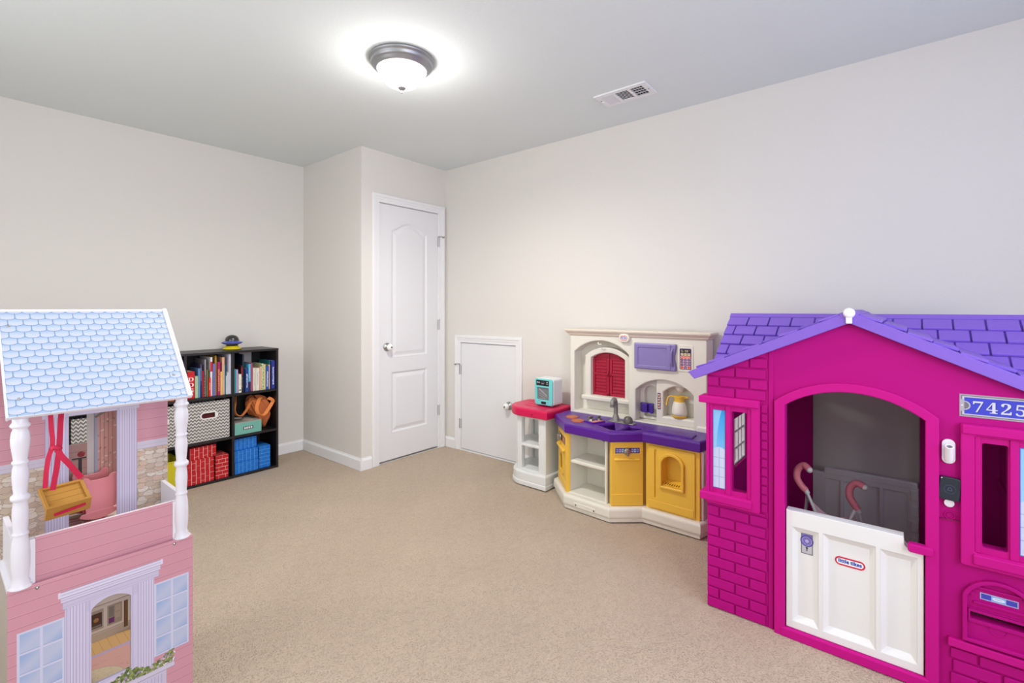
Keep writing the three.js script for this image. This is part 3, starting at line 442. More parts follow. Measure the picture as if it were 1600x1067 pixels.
/* ---------- side shelf stand ---------- */
{
  const t = thing('play_shelf_stand', 'low white plastic shelf stand with a hot pink top beside the play kitchen', 'shelf stand', [-0.016, 0, 0]);
  const plan = (o, xr = 1.335, zf = 0.325) => { const s = new THREE.Shape(), r = 0.14 - o; s.moveTo(0.99 + o, -0.03); s.lineTo(0.99 + o, -(zf - o) + r); s.absarc(0.99 + o + r, -(zf - o) + r, r, PI, 1.5 * PI, false); s.lineTo(xr - o, -(zf - o)); s.lineTo(xr - o, -0.03); s.lineTo(0.99 + o, -0.03); return s; };
  const yT = 0.476;
  part(t, 'base', [extY(plan(-0.006, 1.335, 0.328), 0.004, 0.036, 0.006), extY(plan(-0.002, 1.335, 0.326), 0.03, 0.098, 0.012, [], 14, 3)], M.unitWhite);
  part(t, 'shelf', extY(plan(0.018), 0.265, 0.286, 0.006), M.unitWhite); part(t, 'shelf', extY(plan(0.018), 0.096, 0.112, 0.005), M.unitWhite);
  part(t, 'back_panel', bx(1.01, 1.33, 0.09, yT + 0.01, 0.03, 0.05), M.unitWhite);
  part(t, 'side_panel', bx(1.30, 1.322, 0.09, yT + 0.01, 0.04, 0.305, 0.006), M.unitWhite);
  for (const [x0, x1, z0, z1] of [[1.262, 1.32, 0.27, 0.308], [1.078, 1.118, 0.272, 0.308], [1.012, 1.04, 0.03, 0.07], [1.012, 1.03, 0.15, 0.175]]) part(t, 'post', bx(x0, x1, 0.09, yT + 0.005, z0, z1, 0.007), M.unitWhite);
  part(t, 'apron', extY(plan(0.016), yT - 0.012, yT + 0.004, 0.003), M.unitWhite);
  const top = part(t, 'top', [extY(plan(-0.014, 1.345, 0.328), yT, 0.537, 0.014, [], 18, 3)], M.magenta, 'hot pink plastic top');
  for (let i = 0; i < 4; i++) part(top, 'rib', bx(1.03 + i * 0.025, 1.27, 0.536, 0.5395, 0.06 + i * 0.06, 0.068 + i * 0.06, 0.0015), M.magenta);
  part(top, 'screw', cylZ(0.007, 0.339, 0.3435, 1.235, 0.50, 12), plastic(0x9a0a3c, 0.5));
}
/* toy microwave on the stand */
{
  const t = thing('toy_oven', 'small white toy oven with aqua door frame and black control strip on the pink top', 'toy oven', [1.150, 0.54, 0.098]);
  const W = 0.154, H = 0.192, D = 0.124;
  part(t, 'body', ext(rrect(0, W, 0.006, H, 0.018), 0, D - 0.012, 0.005, 14, 3), plastic(0xe9e9e8, 0.35));
  for (const [x, z] of [[0.02, 0.02], [0.134, 0.02], [0.02, 0.1], [0.134, 0.1]]) part(t, 'foot', cyl(0.008, 0.008, 0.008, x, 0, z, 12), M.darkGrey);
  const f = part(t, 'door_frame', ext(holed(rrect(0.002, W - 0.002, 0.008, H - 0.002, 0.016), rrect(0.022, W - 0.034, 0.044, 0.128, 0.006)), D - 0.014, D, 0.004, 14, 3), M.teal, 'aqua plastic door frame');
  part(f, 'handle', [bx(0.06, 0.10, 0.017, 0.033, D - 0.002, D + 0.006, 0.004)], M.black);
  part(f, 'pane', bx(0.02, W - 0.032, 0.042, 0.13, D - 0.006, D - 0.005), phy({ color: 0xffffff, roughness: 0.06, transmission: 1, thickness: 0 }));
  part(f, 'oven_lining', bx(0.02, W - 0.032, 0.042, 0.13, D - 0.0125, D - 0.0112), std({ color: 0x777a80, roughness: 0.6 }));
  part(f, 'rack', [bx(-0.04, 0.04, -0.004, 0.004, D - 0.0112, D - 0.008).rotateZ(-0.6).translate(0.068, 0.095, 0), bx(-0.034, 0.034, -0.0015, 0.0015, D - 0.0112, D - 0.008).rotateZ(-0.35).translate(0.07, 0.075, 0), bx(-0.028, 0.034, -0.0015, 0.0015, D - 0.0112, D - 0.008).rotateZ(-0.35).translate(0.066, 0.062, 0), bx(0.03, 0.10, 0.05, 0.053, D - 0.0112, D - 0.008)], std({ color: 0xcfd2d4, roughness: 0.3, metalness: 0.6 }));
  part(t, 'control_strip', mapUV(bx(0.018, W - 0.030, 0.142, 0.180, D - 0.001, D + 0.0012, 0.0005), 0.018, W - 0.03, 0.142, 0.18), std({ roughness: 0.3, map: canvasTex(256, 96, (x) => { x.fillStyle = '#17181c'; x.fillRect(0, 0, 256, 96); x.fillStyle = '#3a3d44'; x.fillRect(96, 16, 90, 44); x.fillStyle = '#c9d2d6'; x.fillRect(20, 26, 16, 30); x.fillRect(48, 34, 22, 22); x.fillRect(106, 58, 50, 7); x.beginPath(); x.arc(222, 32, 13, 0, 7); x.fill(); x.fillRect(204, 60, 34, 8); }) }));
}
/* ---------- black cube organiser with books, bins, blocks ---------- */
const SH = [-0.562, 0, 2.128], ST = PI / 2;                               // local x runs to the right of the picture, local z out of the shelf
const toShelf = (x, y, z) => [SH[0] + z, SH[1] + y, SH[2] - x];
{
  const t = thing('bookshelf', 'wide black cube bookshelf standing against the left wall', 'bookshelf', SH, ST);
  const W = 0.915, X0 = -0.297, H = 0.913, D = -0.288, T = 0.016, B = M.shelfBlack;
  part(t, 'side_panel', bx(X0, X0 + T, 0, H - T, D, 0, 0.001), B); part(t, 'side_panel', bx(W - T, W, 0, H - T, D, 0, 0.001), B);
  part(t, 'top_panel', bx(X0 - 0.001, W + 0.001, H - T, H, D, 0.001, 0.001), B, 'top board catching the light'); part(t, 'bottom_panel', bx(X0 + T, W - T, 0.0, 0.016, D, -0.001, 0.001), B);
  for (const y of [0.284, 0.588]) part(t, 'shelf', bx(X0 + T, W - T, y, y + T, D, -0.002, 0.001), B);
  for (const x of [-0.005, 0.290, 0.587]) for (const [a, b] of [[0.016, 0.284], [0.3, 0.588], [0.604, 0.897]]) part(t, 'divider', bx(x, x + T, a, b, D, -0.003, 0.001), B);
  part(t, 'back_panel', bx(X0 + 0.002, W - 0.002, 0.005, H - 0.017, D - 0.004, D), std({ color: 0x1b191c, roughness: 0.6 }));
}
/* books: [left, right, height, set-back, depth, colour, label, spine drawing] */
const BK = [
  [0.314, 0.358, 0.184, 0.020, 0.17, '#c8141c', 'thick red book with white capital letters down its spine', 'dog'],
  [0.361, 0.379, 0.150, 0.022, 0.16, '#a9c79a', 'pale green book right of the thick red book'],
  [0.380, 0.392, 0.200, 0.024, 0.17, '#5f8fc6', 'slim sky blue book right of the pale green book'],
  [0.393, 0.4055, 0.228, 0.028, 0.18, '#433a5e', 'tall dark violet book between the slim blue and thin crimson books', 'two'],
  [0.406, 0.4125, 0.182, 0.024, 0.16, '#c2203a', 'very thin crimson book in the middle cube'],
  [0.413, 0.4215, 0.150, 0.020, 0.15, '#5a2c26', 'short dark brown book in the middle cube', 'pic'],
  [0.422, 0.4305, 0.258, 0.032, 0.19, '#9a96a0', 'tall thin grey book behind the short brown book'],
  [0.431, 0.4405, 0.188, 0.022, 0.16, '#6d6a35', 'slim olive book in the middle cube'],
  [0.442, 0.4555, 0.130, 0.016, 0.15, '#d51a22', 'short bright red book in the middle cube', 'sml'],
  [0.456, 0.4695, 0.272, 0.028, 0.20, '#e6e2e2', 'tall white book with a red band across its spine', 'band'],
  [0.471, 0.4865, 0.226, 0.024, 0.18, '#6d72b4', 'periwinkle blue book left of the tall gold book'],
  [0.487, 0.4985, 0.280, 0.034, 0.20, '#a8862e', 'tallest dark gold book in the middle cube'],
  [0.499, 0.5175, 0.234, 0.020, 0.18, '#a3175e', 'magenta book with yellow lettering on its spine', 'yel'],
  [0.518, 0.5295, 0.165, 0.022, 0.16, '#e0c15c', 'small golden yellow book beside the magenta book', 'sml'],
  [0.530, 0.5465, 0.265, 0.026, 0.19, '#dda98a', 'tall peach book in the middle cube'],
  [0.5475, 0.5555, 0.208, 0.040, 0.18, '#18a3bd', 'turquoise book set back beside the tall peach book'],
  [0.556, 0.5635, 0.130, 0.022, 0.14, '#d3dade', 'short pale blue-white book below the turquoise cover'],
  [0.564, 0.5705, 0.156, 0.022, 0.15, '#dcdadd', 'thin white book left of the tall lavender book'],
  [0.571, 0.5862, 0.288, 0.020, 0.20, '#cfcfe0', 'tallest lavender-white book against the right divider', 'pale'],
  [0.606, 0.6215, 0.174, 0.022, 0.16, '#1e97a6', 'teal book at the left end of the right cube'],
  [0.622, 0.6355, 0.170, 0.024, 0.16, '#b3a3c6', 'lilac book beside the teal book in the right cube'],
  [0.637, 0.6565, 0.134, 0.018, 0.15, '#e6e2d6', 'short white book in the right cube with a small mark at the foot', 'foot'],
  [0.658, 0.6695, 0.196, 0.028, 0.17, '#3a1a22', 'black and dark red book in the right cube', 'top'],
  [0.671, 0.6835, 0.275, 0.040, 0.20, '#16263a', 'tall dark navy book with a rounded pale top edge'],
  [0.684, 0.7045, 0.172, 0.016, 0.16, '#1c3f86', 'royal blue book with white lettering in the right cube', 'wht'],
  [0.706, 0.7215, 0.203, 0.022, 0.17, '#54b3d6', 'light blue book in the right cube', 'two'],
  [0.722, 0.7355, 0.207, 0.024, 0.17, '#a84a72', 'dusty rose book left of the two cream books'],
  [0.737, 0.7585, 0.170, 0.022, 0.16, '#d9d2c2', 'left one of the two thick cream books', 'pale'],
  [0.759, 0.7835, 0.168, 0.020, 0.16, '#dfd8ca', 'right one of the two thick cream books', 'pale'],
  [0.785, 0.7995, 0.175, 0.022, 0.16, '#d8ab90', 'peach book right of the two cream books'],
  [0.800, 0.8175, 0.197, 0.024, 0.17, '#c0cca0', 'pale green patterned book in the right cube', 'pic'],
  [0.818, 0.8285, 0.190, 0.022, 0.16, '#e2d488', 'slim pale yellow book left of the cobalt blue book'],
  [0.829, 0.8515, 0.178, 0.018, 0.16, '#2352a8', 'cobalt blue book with a white vertical title', 'wht'],
  [0.852, 0.8625, 0.184, 0.024, 0.16, '#e0b49a', 'slim salmon book right of the cobalt blue book'],
  [0.864, 0.8715, 0.215, 0.045, 0.18, '#14706e', 'dark teal book second from the right end'],
  [0.8725, 0.8975, 0.215, 0.020, 0.17, '#2a3690', 'indigo book at the right end of the right cube', 'wht'],
  [0.150, 0.1680, 0.150, 0.02, 0.16, '#b8c05a', 'lime green book behind the dollhouse column'],
  [0.170, 0.1920, 0.155, 0.02, 0.16, '#e8e4da', 'white book beside the lime green book'],
  [0.194, 0.2100, 0.160, 0.02, 0.16, '#7d8a4c', 'moss green book left of the orange book'],
  [0.212, 0.2400, 0.150, 0.02, 0.16, '#d8663a', 'orange book in the left cube behind the dollhouse'],
];
{
  const N = BK.length, cw = 48, chh = 512, atlas = canvasTex(cw * N, chh, (x) => {
    BK.forEach((b, i) => {
      const X = i * cw, kind = b[7]; x.fillStyle = b[5]; x.fillRect(X, 0, cw, chh); x.save(); x.beginPath(); x.rect(X, 0, cw, chh); x.clip();
      const bars = (c, y0, y1, wdt) => { x.fillStyle = c; let y = y0; let k = 7 + i; while (y < y1) { k = (k * 37 + 11) % 53; const h = 12 + k % 18; x.fillRect(X + (cw - wdt) / 2 + (k % 5) - 2, y, wdt, h); if (k % 3) x.clearRect && (x.fillStyle = b[5], x.fillRect(X + cw / 2 - 3, y + 4, 5, h - 8), x.fillStyle = c); y += h + 7; } };
      if (kind === 'dog') { x.fillStyle = '#f2e6e4'; x.font = 'bold 64px serif'; x.textAlign = 'center'; x.textBaseline = 'middle'; 'DOG'.split('').forEach((c, j) => { x.save(); x.translate(X + cw / 2, 150 + j * 105); x.scale(0.78, 1.6); x.fillText(c, 0, 0); x.restore(); }); }
      else if (kind === 'yel') bars('#e8b83c', 110, 440, 18); else if (kind === 'wht') bars('#e6e9f2', 120, 420, 16); else if (kind === 'sml') bars('#f3d9a6', 140, 330, 12);
      else if (kind === 'band') { x.fillStyle = '#cf1f33'; x.fillRect(X, 60, cw, 130); } else if (kind === 'two') { x.fillStyle = '#23234e'; x.fillRect(X, 330, cw, 182); bars('#d8d4e6', 60, 260, 10); }
      else if (kind === 'pic') { for (let j = 0; j < 14; j++) { x.fillStyle = ['#3d4a34', '#b08a4a', '#7b8c62', '#d8c9a0'][j % 4]; x.beginPath(); x.arc(X + 8 + (j * 17) % 36, 40 + j * 34, 10, 0, 7); x.fill(); } }
      else if (kind === 'pale') bars('#a8a3a8', 90, 380, 10); else if (kind === 'foot') { x.fillStyle = '#4a6a5a'; x.fillRect(X + 8, 420, 32, 40); bars('#a09a8a', 80, 300, 10); } else if (kind === 'top') { x.fillStyle = '#8d1f2a'; x.fillRect(X, 40, cw, 150); bars('#b9a6a2', 220, 420, 10); }
      else bars('#00000022', 90, 300, 12);
      x.restore();
    });
  });
  const spineMat = std({ map: atlas, roughness: 0.5 });
  BK.forEach((b, i) => {
    const [x0, x1, h, back, dep, col, label] = b, w = x1 - x0 - 0.0006, c = Math.min(0.0022, w * 0.18), y = 0.6045;
    const o = thing('book', label, 'book', toShelf(x0, y, -back), ST, 'books in the top row of the black shelf');
    const cm = std({ color: col, roughness: 0.5 });
    const sp = mapUV(bx(0, w, 0, h, -c, 0, 0.0008), 0, w, 0, h); const uv = sp.attributes.uv; for (let k = 0; k < uv.count; k++) uv.setX(k, (i + 0.04 + 0.92 * Math.min(1, Math.max(0, uv.getX(k)))) / N);
    part(o, 'spine', sp, spineMat);
    part(o, 'cover', [bx(0, c, 0, h, -dep, -c * 0.5), bx(w - c, w, 0, h, -dep, -c * 0.5)], cm);
    part(o, 'pages', bx(c, w - c, 0.003, h - 0.003, -dep + 0.003, -c * 0.8), M.paper);
  });
  single('cardboard_sheet', 'plain grey card standing at the back of the right top cube behind the books', 'card', bx(0.722, 0.812, 0.6045, 0.886, -0.235, -0.231).rotateY(ST).translate(...SH), std({ color: 0xc4c2bf, roughness: 0.8 }));
}
/* flying saucer toy on top */
{
  const p = toShelf(0.641, 0.9145, -0.148);
  const t = thing('toy_flying_saucer', 'flying saucer toy with black dome, blue disc and yellow foot on the shelf', 'toy', p);
  part(t, 'foot', lathe([[0, 0], [0.062, 0], [0.061, 0.006], [0.050, 0.020], [0.040, 0.027], [0, 0.027]], 40), plastic(0xdcc80f, 0.4), 'yellow cone foot');
  part(t, 'neck', lathe([[0.038, 0.024], [0.040, 0.036], [0, 0.036]], 32), M.black);
  part(t, 'disc', lathe([[0, 0.034], [0.040, 0.035], [0.060, 0.042], [0.072, 0.050], [0.066, 0.055], [0.052, 0.061], [0.046, 0.063], [0, 0.063]], 48), plastic(0x3f4fb4, 0.25, { clearcoat: 0.8 }), 'blue saucer disc');
  part(t, 'dome', lathe([[0.047, 0.062], [0.046, 0.075], [0.040, 0.089], [0.029, 0.100], [0.015, 0.106], [0, 0.108]], 40), plastic(0x111216, 0.12, { clearcoat: 1 }), 'glossy black dome');
}
/* chevron fabric bins */
{
  const chev = canvasTex(512, 512, (x, w, h) => { x.fillStyle = '#d9d5cf'; x.fillRect(0, 0, w, h); x.strokeStyle = '#77736f'; x.lineWidth = 16; x.lineJoin = 'miter'; for (let r = -1; r < 13; r++) { x.beginPath(); for (let i = -1; i <= 25; i++) x[i < 0 ? 'moveTo' : 'lineTo'](i * w / 24, r * h / 12 + (i % 2 ? 26 : 0)); x.stroke(); } }, { repeat: true });
  const fab = std({ map: chev, roughness: 0.95 }), lining = std({ color: 0x5a2024, roughness: 0.95 });
  const W = 0.262, H = 0.268, D = 0.255;
  const proto = thing('fabric_bin', 'grey and white chevron fabric bin in the middle cube of the shelf', 'fabric bin', toShelf(0.312, 0.302, -0.012), ST, 'chevron fabric bins');
  const hole = () => rrect(0.084, 0.178, 0.156, 0.191, 0.0175), u = (g) => { const q = metreUV(g, W, H); return q; };
  part(proto, 'front_panel', mapUV(ext(holed(rrect(0, W, 0, H, 0.004), hole()), -0.004, 0, 0.001), 0, W, 0, H), fab);
  part(proto, 'side_panel', [u(bx(0, 0.004, 0, H, -D, -0.003)), u(bx(W - 0.004, W, 0, H, -D, -0.003)), u(bx(0, W, 0, H, -D, -D + 0.004))], fab);
  part(proto, 'bottom_panel', bx(0.002, W - 0.002, 0, 0.005, -D, -0.003), M.dark);
  part(proto, 'grommet', ext(holed(rrect(0.075, 0.187, 0.147, 0.200, 0.0265), hole()), -0.001, 0.0045, 0.0015, 16), plastic(0xe8e4e0, 0.4), 'white oval handle ring');
  part(proto, 'liner', [bx(0.006, W - 0.006, 0.01, H - 0.004, -0.02, -0.017), bx(0.006, 0.010, 0.01, H - 0.006, -D + 0.01, -0.02), bx(W - 0.010, W - 0.006, 0.01, H - 0.006, -D + 0.01, -0.02)], lining);
  const c = proto.clone(); c.name = numbered('fabric_bin'); c.position.set(...toShelf(0.021, 0.302, -0.012)); c.userData = { label: 'grey and white chevron fabric bin half hidden by the white dollhouse column', category: 'fabric bin', group: 'chevron fabric bins' }; scene.add(c);
  const c3 = proto.clone(); c3.name = numbered('fabric_bin'); c3.position.set(...toShelf(-0.274, 0.302, -0.012)); c3.userData = { label: 'grey and white chevron fabric bin seen through the upper doorway of the dollhouse', category: 'fabric bin', group: 'chevron fabric bins' }; scene.add(c3);
}
/* cardboard building blocks */
{
  const brick = (bg, ln, hatch) => canvasTex(256, 256, (x, w, h) => {
    x.fillStyle = bg; x.fillRect(0, 0, w, h); x.strokeStyle = ln; x.lineWidth = 5;
    for (let r = 0; r < 6; r++) { const y = r * h / 6; x.globalAlpha = 1; x.beginPath(); x.moveTo(0, y); x.lineTo(w, y); x.stroke(); for (let i = 0; i < 3; i++) { const X = (i * w / 2 + (r % 2) * w / 4) % w; x.beginPath(); x.moveTo(X, y); x.lineTo(X, y + h / 6); x.stroke(); } if (hatch) { x.globalAlpha = 0.35; x.fillStyle = ln; for (let k = 0; k < 26; k++) x.fillRect((k * 61 + r * 31) % w, y + 6 + (k * 17) % 30, 9, 3); } }
  }, { repeat: true });
  const mats = { red: std({ map: brick('#b80d16', '#e7b9b4'), roughness: 0.55 }), blue: std({ map: brick('#0a69c4', '#4fa2e2', true), roughness: 0.55 }) };
  function blockGeo() { return metreUV(bx(-0.041, 0.041, 0, 0.164, -0.15, 0, 0.002, 1), 0.088, 0.164); }
  const base = blockGeo(), flat = base.clone().rotateZ(PI / 2).translate(0.164, 0.041, 0);
  const put = (mat, geo, label, x, y, z, grp, tw = 0) => single('toy_block', label, 'toy block', geo.clone().rotateY(tw).translate(x, y, z).rotateY(ST).translate(...SH), mats[mat], grp);
  const g1 = 'red cardboard brick blocks', g2 = 'blue cardboard brick blocks';
  put('red', flat, 'lowest red brick-print block of the three lying in a stack', 0.310, 0.0165, -0.012, g1);
  put('red', flat, 'red brick-print block in the middle of the stack of three', 0.309, 0.099, -0.014, g1);
  put('red', flat, 'topmost red brick-print block, lying askew on the stack', 0.330, 0.1815, -0.022, g1, 0.06);
  put('red', base, 'red brick-print block standing upright beside the red stack', 0.526, 0.0165, -0.012, g1);
  put('blue', flat, 'lowest blue brick-print block of the three lying in a stack', 0.609, 0.0165, -0.012, g2);
  put('blue', flat, 'blue brick-print block in the middle of the stack of three', 0.610, 0.099, -0.020, g2);
  put('blue', flat, 'topmost blue brick-print block under the shelf board', 0.607, 0.1815, -0.040, g2);
  put('blue', base, 'blue brick-print block standing upright beside the blue stack', 0.822, 0.0165, -0.020, g2);
}
/* teal box, orange bag, yellow tub */
{
  const t = thing('gift_box', 'flat teal box with a dark label, lying on the shelf under the orange bag', 'box', toShelf(0.606, 0.3005, -0.006), ST);
  part(t, 'box_body', bx(0, 0.186, 0, 0.084, -0.225, 0, 0.002), std({ color: 0x6fae9f, roughness: 0.5 }));
  part(t, 'lid', mapUV(bx(0, 0.186, 0.084, 0.088, -0.225, 0, 0.001), 0, 0.186, -0.225, 0, 'x', 'z'), std({ roughness: 0.5, map: canvasTex(256, 256, (x) => { x.fillStyle = '#a9a79f'; x.fillRect(0, 0, 256, 256); x.fillStyle = '#c9c4b8'; x.beginPath(); x.moveTo(20, 256); x.lineTo(150, 20); x.lineTo(240, 60); x.lineTo(120, 256); x.fill(); x.fillStyle = '#2e2822'; x.beginPath(); x.moveTo(0, 150); x.lineTo(60, 110); x.lineTo(130, 130); x.lineTo(60, 180); x.lineTo(0, 200); x.fill(); x.fillStyle = '#7a5a3a'; x.fillRect(16, 140, 40, 14); }) }));
  part(t, 'label', mapUV(bx(0.058, 0.126, 0.032, 0.054, 0, 0.0008), 0.058, 0.126, 0.032, 0.054), std({ roughness: 0.5, map: canvasTex(256, 84, (x) => { x.fillStyle = '#33333a'; x.fillRect(0, 0, 256, 84); x.fillStyle = '#ece9ea'; for (let i = 0; i < 4; i++) { x.fillRect(22 + i * 57, 14, 40, 56); x.fillStyle = '#33333a'; x.fillRect(38 + i * 57, 26 + (i % 2) * 18, 14, 14); x.fillStyle = '#ece9ea'; } }) }));
}
{
  const t = thing('tote_bag', 'crumpled orange fabric tote bag with two looped straps, slumped in the right middle cube', 'bag', toShelf(0.769, 0.3005, -0.05), ST);
  const g = new THREE.SphereGeometry(1, 56, 40), p = g.attributes.position;
  for (let i = 0; i < p.count; i++) {                                     // slumped cloth: wide shoulders, narrow hanging corner, folds
    let x = p.getX(i), y = p.getY(i), z = p.getZ(i); const v = (y + 1) / 2, a = Math.atan2(z, x);
    const e = (q) => Math.sign(q) * Math.pow(Math.abs(q), 0.6); x = e(x); z = e(z);
    const wdt = 0.034 + 0.058 * Math.pow(v, 0.8), fold = 1 + 0.09 * Math.sin(5 * a + 6 * v) + 0.05 * Math.sin(11 * a - 9 * v);
    let X = x * wdt * fold + 0.075 - 0.03 * v, Y = 0.013 + 0.232 * v + 0.012 * Math.sin(a * 3 + 1), Z = z * (0.05 + 0.03 * v) * fold - 0.07;
    if (v > 0.45) X -= (v - 0.45) * 0.05; if (Y < 0.1 && X < 0.035) X = 0.035 + (X - 0.035) * 0.3;
    p.setXYZ(i, Math.min(X, 0.128), Y, Math.max(-0.185, Math.min(Z, 0.028)));
  }
  g.computeVertexNormals();
  part(t, 'bag_body', g, std({ color: 0xc06a3a, roughness: 0.85 }));
  const s = std({ color: 0xe08442, roughness: 0.8 });
  part(t, 'strap', ribbon([[-0.122, 0.262, -0.06], [-0.138, 0.215, -0.02], [-0.150, 0.175, 0.0], [-0.138, 0.142, 0.012], [-0.108, 0.132, 0.015], [-0.075, 0.162, 0.012], [-0.045, 0.205, 0.0], [-0.02, 0.225, -0.02]], 0.024, 0.003, [0.3, 0.1, 1]), s);
  part(t, 'strap', ribbon([[0.040, 0.245, -0.01], [0.006, 0.218, 0.028], [-0.008, 0.17, 0.036], [0.006, 0.128, 0.040], [0.040, 0.118, 0.042], [0.075, 0.155, 0.040], [0.105, 0.198, 0.036], [0.118, 0.212, 0.018], [0.095, 0.232, -0.01]], 0.024, 0.003, [0.75, -0.3, 0.6]), s);
}
{
  const t = thing('storage_tub', 'yellow-green open plastic tub in the bottom left cube behind the dollhouse', 'tub', toShelf(0.03, 0.0165, -0.02), ST);
  part(t, 'tub_body', [ext(holed(rrect(0, 0.25, 0, 0.185, 0.008)), -0.006, 0, 0.002), bx(0, 0.006, 0, 0.185, -0.24, -0.004, 0.002), bx(0.244, 0.25, 0, 0.185, -0.24, -0.004, 0.002), bx(0, 0.25, 0, 0.006, -0.24, -0.004, 0.002), bx(0, 0.25, 0, 0.185, -0.244, -0.238, 0.002)], plastic(0xc9bd14, 0.45));
  part(t, 'rim', [bx(-0.004, 0.254, 0.18, 0.188, -0.004, 0.004, 0.003), bx(-0.004, 0.004, 0.18, 0.188, -0.246, 0.002, 0.003), bx(0.246, 0.254, 0.18, 0.188, -0.246, 0.002, 0.003)], plastic(0xc9bd14, 0.45));
}
/* ---------- pink plastic playhouse ---------- */
{
  const t = thing('playhouse', 'large pink plastic playhouse with purple shingled roof and white half door', 'playhouse', [2.543, 0, 0.03]);
  const W = 0.962, F = 0.875, P = M.pink, C = W / 2, EV = 0.955, PK = 1.176;
  const door = () => arch(0.283, 0.680, 0.036, 0.857, 0.925);
  const slot = (a, b) => rrect(a, b, 0.492, 0.808, 0.006);
  const mail = () => rrect(W - 0.183 + 0.006, W - 0.052, 0.266, 0.287, 0.003);
  // front wall with real openings
  part(t, 'front_wall', ext(holed(poly([[0, 0], [W, 0], [W, EV], [C, PK], [0, EV]]), door(), slot(0.095, 0.151), slot(W - 0.151, W - 0.095), mail()), F - 0.034, F - 0.005), P);
  // raised bands: door surround, pilaster strips, threshold
  part(t, 'door_surround', [ext(holed(arch(0.248, 0.713, 0.0, 0.868, 0.955), door()), F - 0.006, F + 0.014, 0.003, 24), bx(0.27, 0.69, 0.0, 0.034, F - 0.034, F + 0.017, 0.004)], M.pinkTrim, 'raised arched door surround');
  // courses of moulded bricks left of the door and low on the right
  const brickVar = {};
  function bricks(x0, x1, y0, y1, top, flip) {
    const ph = 0.0415, L = 0.112, gap = 0.0055; let r = 0;
    for (let y = y0; y < y1 - 0.008; y += ph, r++) {
      const h = Math.min(ph - gap, y1 - y - gap), off = r % 2 ? -0.066 : -0.006;
      for (let x = x0 + off; x < x1; x += L) {
        let a = Math.max(x + gap / 2, x0), b = Math.min(x + L - gap / 2, x1); if (b - a < 0.012) continue;
        const roof = (q) => EV + (PK - EV) * (1 - Math.abs(q - C) / C) - 0.004, A = flip ? x0 + x1 - b : a, B = flip ? x0 + x1 - a : b;
        if (top && y + h > Math.min(roof(A), roof(B))) { const s = []; const y2 = Math.min(y + h, 2); s.push([A, y], [B, y], [B, Math.max(y + 0.001, Math.min(y2, roof(B)))], [A, Math.max(y + 0.001, Math.min(y2, roof(A)))]); if (s[2][1] - y > 0.008) part(t, 'brick', ext(poly(s), F - 0.006, F + 0.0015, 0.0012), P); continue; }
        const key = [(B - A).toFixed(4), h.toFixed(4)].join(); const g = brickVar[key] || (brickVar[key] = bx(0, B - A, 0, h, -0.006, 0.002, 0.0026, 1));
        const m = part(t, 'brick', g, P); m.position.set(A, y, F);
      }
    }
  }
  bricks(0.001, 0.222, 0.004, 0.434, false); bricks(0.001, 0.222, 0.862, 1.06, true);
  bricks(W - 0.222, W - 0.001, 0.002, 0.162, false, true);
  for (let y = 0.437; y < 0.85; y += 0.0345) { const m = part(t, 'brick', brickVar.q || (brickVar.q = bx(0.201, 0.223, 0, 0.0295, -0.006, 0.002, 0.0026, 1)), P); m.position.set(0, y, F); }
  part(t, 'pilaster', [bx(0.2265, 0.243, 0, 1.06, F - 0.008, F - 0.001, 0.002)], P);
  part(t, 'ledge', ext(rrect(W - 0.228, W + 0.004, 0.166, 0.190, 0.003), F - 0.006, F + 0.012, 0.002), M.pinkTrim);
  for (const [a, b, y] of [[0.0, 0.094, 0.553], [0.152, 0.245, 0.551], [0.716, W - 0.152, 0.553], [W - 0.094, W, 0.553]]) part(t, 'seam', bx(a, b, y, y + 0.0016, F - 0.0052, F + (a > 0.15 && b < 0.3 ? 0.0 : 0.0006)), M.pinkDark);
  // shutters-and-window units, one on each side of the door
  const sky = canvasTex(96, 512, (x, w, h) => {
    const g = x.createLinearGradient(0, 0, 0, h); g.addColorStop(0, '#2f9ae6'); g.addColorStop(0.42, '#6db7ee'); g.addColorStop(1, '#b9cdf0'); x.fillStyle = g; x.fillRect(0, 0, w, h);
    x.fillStyle = 'rgba(170,212,248,0.75)'; x.beginPath(); x.moveTo(0, 0); x.lineTo(70, 0); x.quadraticCurveTo(34, 90, 28, 250); x.lineTo(0, 270); x.fill();
    x.fillStyle = 'rgba(205,214,240,0.95)'; x.beginPath(); x.moveTo(0, 262); x.quadraticCurveTo(48, 226, 96, 258); x.lineTo(96, h); x.lineTo(0, h); x.fill(); x.fillStyle = '#a9b6dc'; x.fillRect(46, 246, 6, 266); for (const y of [310, 372, 434]) x.fillRect(0, y, w, 5); x.strokeStyle = '#4c6fc4'; x.lineWidth = 4; x.strokeRect(2, 2, w - 4, h - 4);
  });
  for (const s of [0, 1]) {
    const X = (x) => (s ? W - x : x), bX = (a, b, ...r) => (s ? bx(W - b, W - a, ...r) : bx(a, b, ...r)), R = (a, b, c, d, r) => (s ? rrect(W - b, W - a, c, d, r) : rrect(a, b, c, d, r));
    const u = part(t, 'window_unit', [ext(holed(R(0.0, 0.199, 0.43, 0.862, 0.006), R(0.012, 0.168, 0.474, 0.828, 0.005)), F - 0.006, F + 0.016, 0.003), ext(holed(R(0.010, 0.17, 0.472, 0.83, 0.004), slot(X(s ? 0.151 : 0.095), X(s ? 0.095 : 0.151))), F - 0.006, F + 0.004, 0.001)], M.pinkTrim, 'raised window surround');
    part(u, 'header', [bX(-0.028, 0.1965, 0.8325, 0.8605, F - 0.05, F + 0.022, 0.004)], M.pinkTrim); part(u, 'sill', [bX(-0.024, 0.172, 0.44, 0.472, F - 0.05, F + 0.024, 0.005)], M.pinkTrim);
